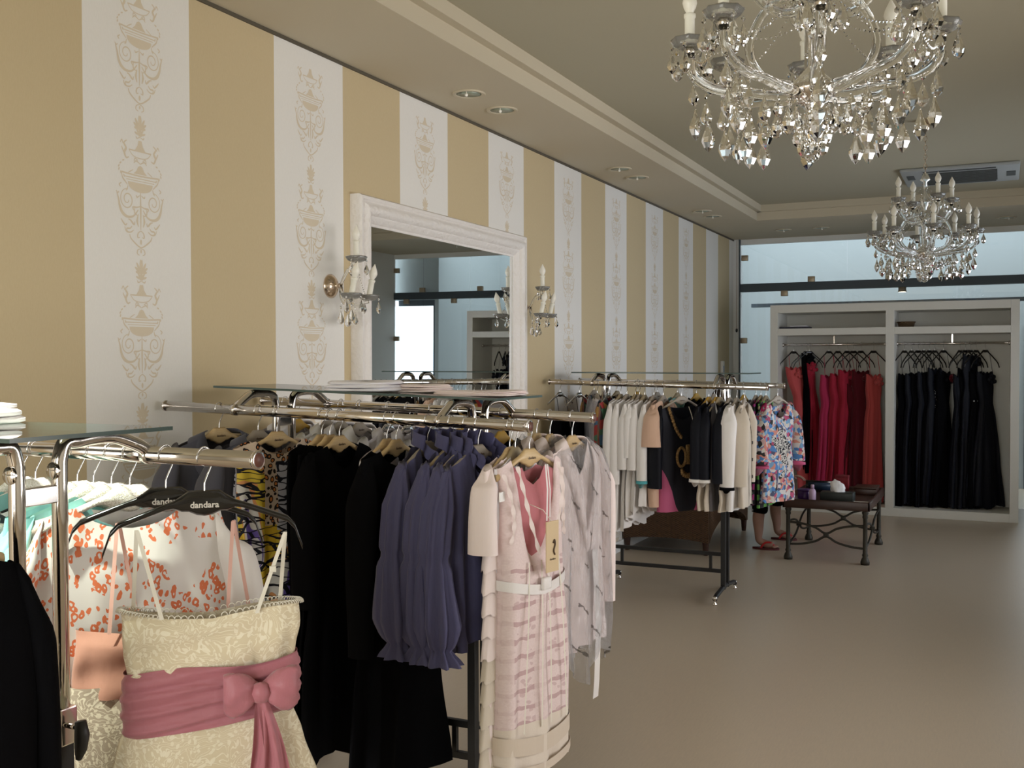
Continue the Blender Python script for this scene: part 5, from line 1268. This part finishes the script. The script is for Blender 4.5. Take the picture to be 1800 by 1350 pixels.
G().box(-.13,.13,-.07,.07,0,.075,.006).obj('box', mat('dark_green_leatherette', (.012,.015,.012), .45), o)
g = G(); V = []; n = 14
for j, (z, r) in enumerate(((.07,.045),(.10,.05),(.13,.045),(.155,.03),(.17,.008))):
    for i in range(n): a = 2*PI*i/n; q = r*(1+.28*math.sin(3*a+j)); V.append((q*1.1*math.cos(a)-.006*j, q*.6*math.sin(a), z+.008*math.sin(2*a+j)))
g.add(V, [(j*n+i, j*n+(i+1)%n, (j+1)*n+(i+1)%n, (j+1)*n+i) for j in range(4) for i in range(n)]).obj('tissue', M['white'], o)
o = thing('lotion_bottle', 'pale pink plastic bottle standing on the tray table', 'bottle', (-1.385, 8.71, TT))
mb = mat('pink_plastic', (.52,.36,.50), .35)
G().lathe([(0,0),(.026,.0),(.028,.01),(.028,.08),(.02,.095),(.012,.10),(0,.10)], 16).obj('bottle_body', mb, o); G().lathe([(.014,.10),(.014,.13),(.011,.135),(0,.135)], 14).obj('cap', mb, o)
o = thing('purple_jar', 'dark purple round tin beside the pink bottle on the table', 'tin', (-1.46, 8.79, TT))
G().lathe([(0,0),(.055,0),(.056,.01),(.056,.07),(.052,.075)], 20).obj('tin_body', mat('purple_tin', (.05,.012,.11), .3), o); G().lathe([(.058,.07),(.058,.085),(.05,.09),(0,.09)], 20).obj('lid', mat('purple_lid', (.045,.012,.09), .3), o)
o = thing('red_box', 'upright dark red box behind the tissue box', 'box', (-1.24, 9.38, TT))
G().box(-.055,.055,-.03,.03,0,.15,.003).obj('carton', mat('red_card', (.20,.005,.012), .5), o); G().box(-.056,.056,-.031,.031,.13,.153,.002).obj('lid', mat('red_card_lid', (.17,.005,.012), .5), o)
o = thing('photo_frame', 'dark picture frame lying open behind the pink bottle', 'picture frame', (-1.42, 9.34, TT))
G().box(-.12,.12,-.012,.012,0,.10,.003).obj('frame', M['black_plastic'], o); G().box(-.10,.10,-.014,-.011,.02,.085).obj('picture', mat('dark_blue_print', (.015,.03,.06), .4), o)
o = thing('paper_sheets', 'pale paper sheets lying on the right part of the tray table', 'papers', (-1.045, 8.74, TT), .08)
for k in range(3): G().box(-.10+.006*k,.10+.006*k,-.06,.06,.002*k,.002*k+.0016).obj('sheet', M['cream'] if k else M['white2'], o, False)
o = thing('wooden_box', 'flat dark wooden box at the back right of the tray table', 'box', (-1.04, 9.40, TT))
G().box(-.09,.09,-.12,.12,0,.05,.004).obj('box_body', M['dark_wood'], o); G().box(-.094,.094,-.124,.124,.05,.066,.004).obj('lid', M['dark_wood'], o)

# ================================================================== RATTAN SETTEE
st = thing('rattan_settee', 'dark woven rattan settee behind the far rack by the wall', 'settee', (-2.56, 9.2, 0))
g = G()   # end panels with arched lower edge
def arch_panel(axis, a0, a1, c0, c1, z_top, arch):
    """panel along axis between a0..a1, thickness c0..c1"""
    n = 16; V = []
    for i in range(n+1):
        s = i/n; A = a0+(a1-a0)*s; zb = .10+arch*math.sin(PI*s)**.7
        for c in (c0, c1):
            for z in (zb, z_top): V.append((A, c, z) if axis == 'x' else (c, A, z))
    F = []
    for i in range(n):
        o_ = i*4; q = o_+4
        F += [(o_,o_+1,q+1,q),(o_+2,q+2,q+3,o_+3),(o_+1,o_+3,q+3,q+1),(o_,q,q+2,o_+2)]
    F += [(0,2,3,1),(n*4,n*4+1,n*4+3,n*4+2)]
    return G().add(V, F)
arch_panel('x', -.36, .38, -.74, -.68, .58, .03).obj('arm_panel', M['rattan'], st, False)
arch_panel('x', -.36, .38, .68, .74, .58, .03).obj('arm_panel', M['rattan'], st, False)
arch_panel('y', -.70, .70, .32, .38, .38, .17).obj('front_apron', M['rattan'], st, False)
G().box(-.36,.36,-.68,.68,.34,.40,.01).obj('seat', M['rattan'], st)
G().box(-.36,-.29,-.70,.70,.10,.74,.02).obj('backrest', M['rattan'], st)
for y in (-.71, .71): G().tube(smooth_path([(-.33,y,.70),(-.1,y,.62),(.2,y,.60),(.37,y,.57)], 4), .035, 10).obj('armrest', M['rattan'], st)
for x in (-.33, .35):
    for y in (-.71, .71): G().lathe([(.02,0),(.024,.04),(.03,.12),(.03,.30)], 10, (x, y, 0)).obj('leg', M['dark_wood'], st)

# ================================================================== SEATED PERSON (mostly hidden by the far rack)
pr_ = thing('person', 'seated person in dark clothes and red flip flops behind the far rack', 'person', (-2.2, 9.22, 0))
M['skin'] = mat('skin', (.36,.20,.15), .5); t = NT(M['skin']); t.base(t.mix(t.noise(t.coord('Object'), 8, 3), (.33,.18,.135), (.42,.25,.19)))
def skinned(name, verts, edges, m, parent, lvl=2, root=0):
    me = bpy.data.meshes.new(name); me.from_pydata([v[:3] for v in verts], edges, []); me.materials.append(m)
    o = bpy.data.objects.new(name, me); COL.objects.link(o); o.parent = parent
    sk = o.modifiers.new('Skin', 'SKIN'); sk.use_smooth_shade = True
    for i, v in enumerate(verts):
        d = me.skin_vertices[0].data[i]; r = v[3]; d.radius = r if hasattr(r, '__len__') else (r, r); d.use_root = (i == root)
    ss = o.modifiers.new('Subsurf', 'SUBSURF'); ss.levels = lvl; ss.render_levels = lvl
    return o
B = [(-.10,0,.50,(.13,.16)), (-.12,0,.68,(.11,.14)), (-.13,0,.86,(.115,.155)), (-.12,0,.98,(.09,.14)), (-.10,0,1.05,.05), (-.07,0,1.12,.05)]
E_ = [(0,1),(1,2),(2,3),(3,4),(4,5)]
def chain(start, pts):
    i = start
    for p in pts: B.append(p); E_.append((i, len(B)-1)); i = len(B)-1
for sy, kx, ky, fx, fy in ((-1, .32, -.21, .325, -.235), (1, .36, .30, .375, .315)):
    chain(0, [(-.02,sy*.10,.49,.085),(.15,(sy*.10+ky)/2,.485,.078),(kx-.02,ky,.465,.064),(kx+.012,ky,.37,.052),(kx-.005,(ky+fy)/2,.27,.056),(fx,fy,.13,.038),(fx-.005,fy,.075,.034),(fx+.06,fy,.045,(.032,.036)),(fx+.13,fy+.005,.035,(.022,.042))])
for sy in (-1, 1):
    hx_ = .35 if sy < 0 else .52; hy2 = -.13 if sy < 0 else .34; hz2 = .555 if sy < 0 else .575
    chain(3, [(-.11,sy*.16,.98,.055),(-.06,sy*.22,.84,.046),(.06,sy*.235,.70,.040),(hx_*.62,(sy*.235+hy2)/2,.63,.034),(hx_-.06,hy2,hz2+.012,.026),(hx_,hy2,hz2,(.018,.036))])
body = skinned('body', B, E_, M['skin'], pr_)
HV = [(-.055,0,1.14,.052),(-.05,0,1.20,(.076,.072)),(-.045,0,1.27,(.088,.078)),(-.055,0,1.33,(.07,.066))]
hd = skinned('head', HV, [(0,1),(1,2),(2,3)], M['skin'], pr_)
G().tube(smooth_path([(.036,0,1.262),(.052,0,1.235),(.060,0,1.222),(.045,0,1.212)], 3), [.008]*10, 8).obj('nose', M['skin'], hd)
G().lathe([(0,-.004),(.018,0),(0,.004)], 10, (.036,0,1.183), 'x').obj('mouth', mat('lips', (.30,.09,.09), .5), hd)
for sy in (-1, 1):
    G().lathe([(0,-.006),(.011,0),(0,.006)], 12, (.036,sy*.031,1.252), 'x').obj('eye', M['knob'], hd)
    G().lathe([(0,-.008),(.018,-.004),(.026,.004),(0,.008)], 12, (-.045,sy*.080,1.235), 'y').obj('ear', M['skin'], hd)
skinned('hair', [(-.075,0,1.16,.06),(-.085,0,1.24,(.085,.086)),(-.070,0,1.31,(.086,.082)),(-.04,0,1.355,.06)], [(0,1),(1,2),(2,3)], mat('dark_hair', (.02,.012,.008), .5), pr_, 2)
# dark top and three quarter trousers
skinned('shirt', [(-.10,0,.50,(.15,.18)),(-.12,0,.68,(.128,.16)),(-.13,0,.88,(.13,.17)),(-.12,0,.99,(.10,.155)),(-.11,-.165,.985,.065),(-.06,-.228,.84,.058),(-.11,.165,.985,.065),(-.06,.228,.84,.058)], [(0,1),(1,2),(2,3),(3,4),(4,5),(3,6),(6,7)], M['navyblack'], pr_)
skinned('trousers', [(-.08,0,.50,(.15,.17)),(.02,-.11,.49,.10),(.17,-.16,.485,.092),(.31,-.21,.46,.078),(.335,-.213,.36,.072),(.325,-.22,.29,.082),(.02,.11,.49,.10),(.17,.21,.485,.092),(.35,.30,.46,.078),(.375,.30,.36,.072),(.37,.31,.30,.082)], [(0,1),(1,2),(2,3),(3,4),(4,5),(0,6),(6,7),(7,8),(8,9),(9,10)], M['black'], pr_)
# hands with separate fingers resting on knee and table rim
for (px, py, pz) in ((.35,-.13,.555), (.52,.34,.575)):
    for k, (dy, L_) in enumerate(((-.027,.066),(-.009,.076),(.009,.070),(.026,.055))):
        skinned('finger', [(px+.0,py+dy*.7,pz,.010),(px+.035,py+dy,pz+.004,.0095),(px+.035+L_*.55,py+dy*1.1,pz-.010,.0085),(px+.035+L_*.9,py+dy*1.15,pz-.034,.007)], [(0,1),(1,2),(2,3)], M['skin'], body, 1)
    skinned('thumb', [(px-.03,py-.02,pz,.012),(px-.002,py-.045,pz-.004,.0105),(px+.03,py-.056,pz-.014,.009)], [(0,1),(1,2)], M['skin'], body, 1)
# flip flops
M['flip'] = mat('red_rubber', (.50,.012,.014), .5); M['sole'] = mat('dark_red_sole', (.10,.015,.015), .6)
for fx, fy in ((.325,-.235),(.375,.315)):
    n = 24; V = []; 
    for z in (.0, .016):
        for i in range(n):
            a = 2*PI*i/n; x = .115*math.cos(a); w_ = .040+.010*math.cos(a)-.005*math.cos(2*a)
            V.append((fx+.06+x, fy+w_*math.sin(a), z))
    g = G().add(V, [tuple(range(n-1,-1,-1)), tuple(range(n, 2*n))]+[(i,(i+1)%n,n+(i+1)%n,n+i) for i in range(n)])
    ff = g.obj('flip_flop', M['sole'], pr_, False)
    for sd in (-1, 1): G().tube(smooth_path([(fx+.135,fy,.018),(fx+.11,fy+sd*.012,.058),(fx+.06,fy+sd*.036,.060),(fx+.025,fy+sd*.042,.016)], 5), .0085, 8).obj('strap', M['flip'], ff)
    for k in range(5): skinned('toe', [(fx+.12,fy+.034-.017*k,.034,.011),(fx+.150-.006*abs(k-1.2),fy+.036-.018*k,.028,.010 if k else .012),(fx+.166-.007*abs(k-1.2),fy+.036-.018*k,.024,.008)], [(0,1),(1,2)], M['skin'], body, 1)
G().tube(smooth_path([(-.86,YB-.08,2.98),(-.80,YB-.075,2.80),(-.83,YB-.07,2.66),(-.88,YB-.07,2.60)], 6), .004, 6).obj('loose_wire', M['knob'], win)
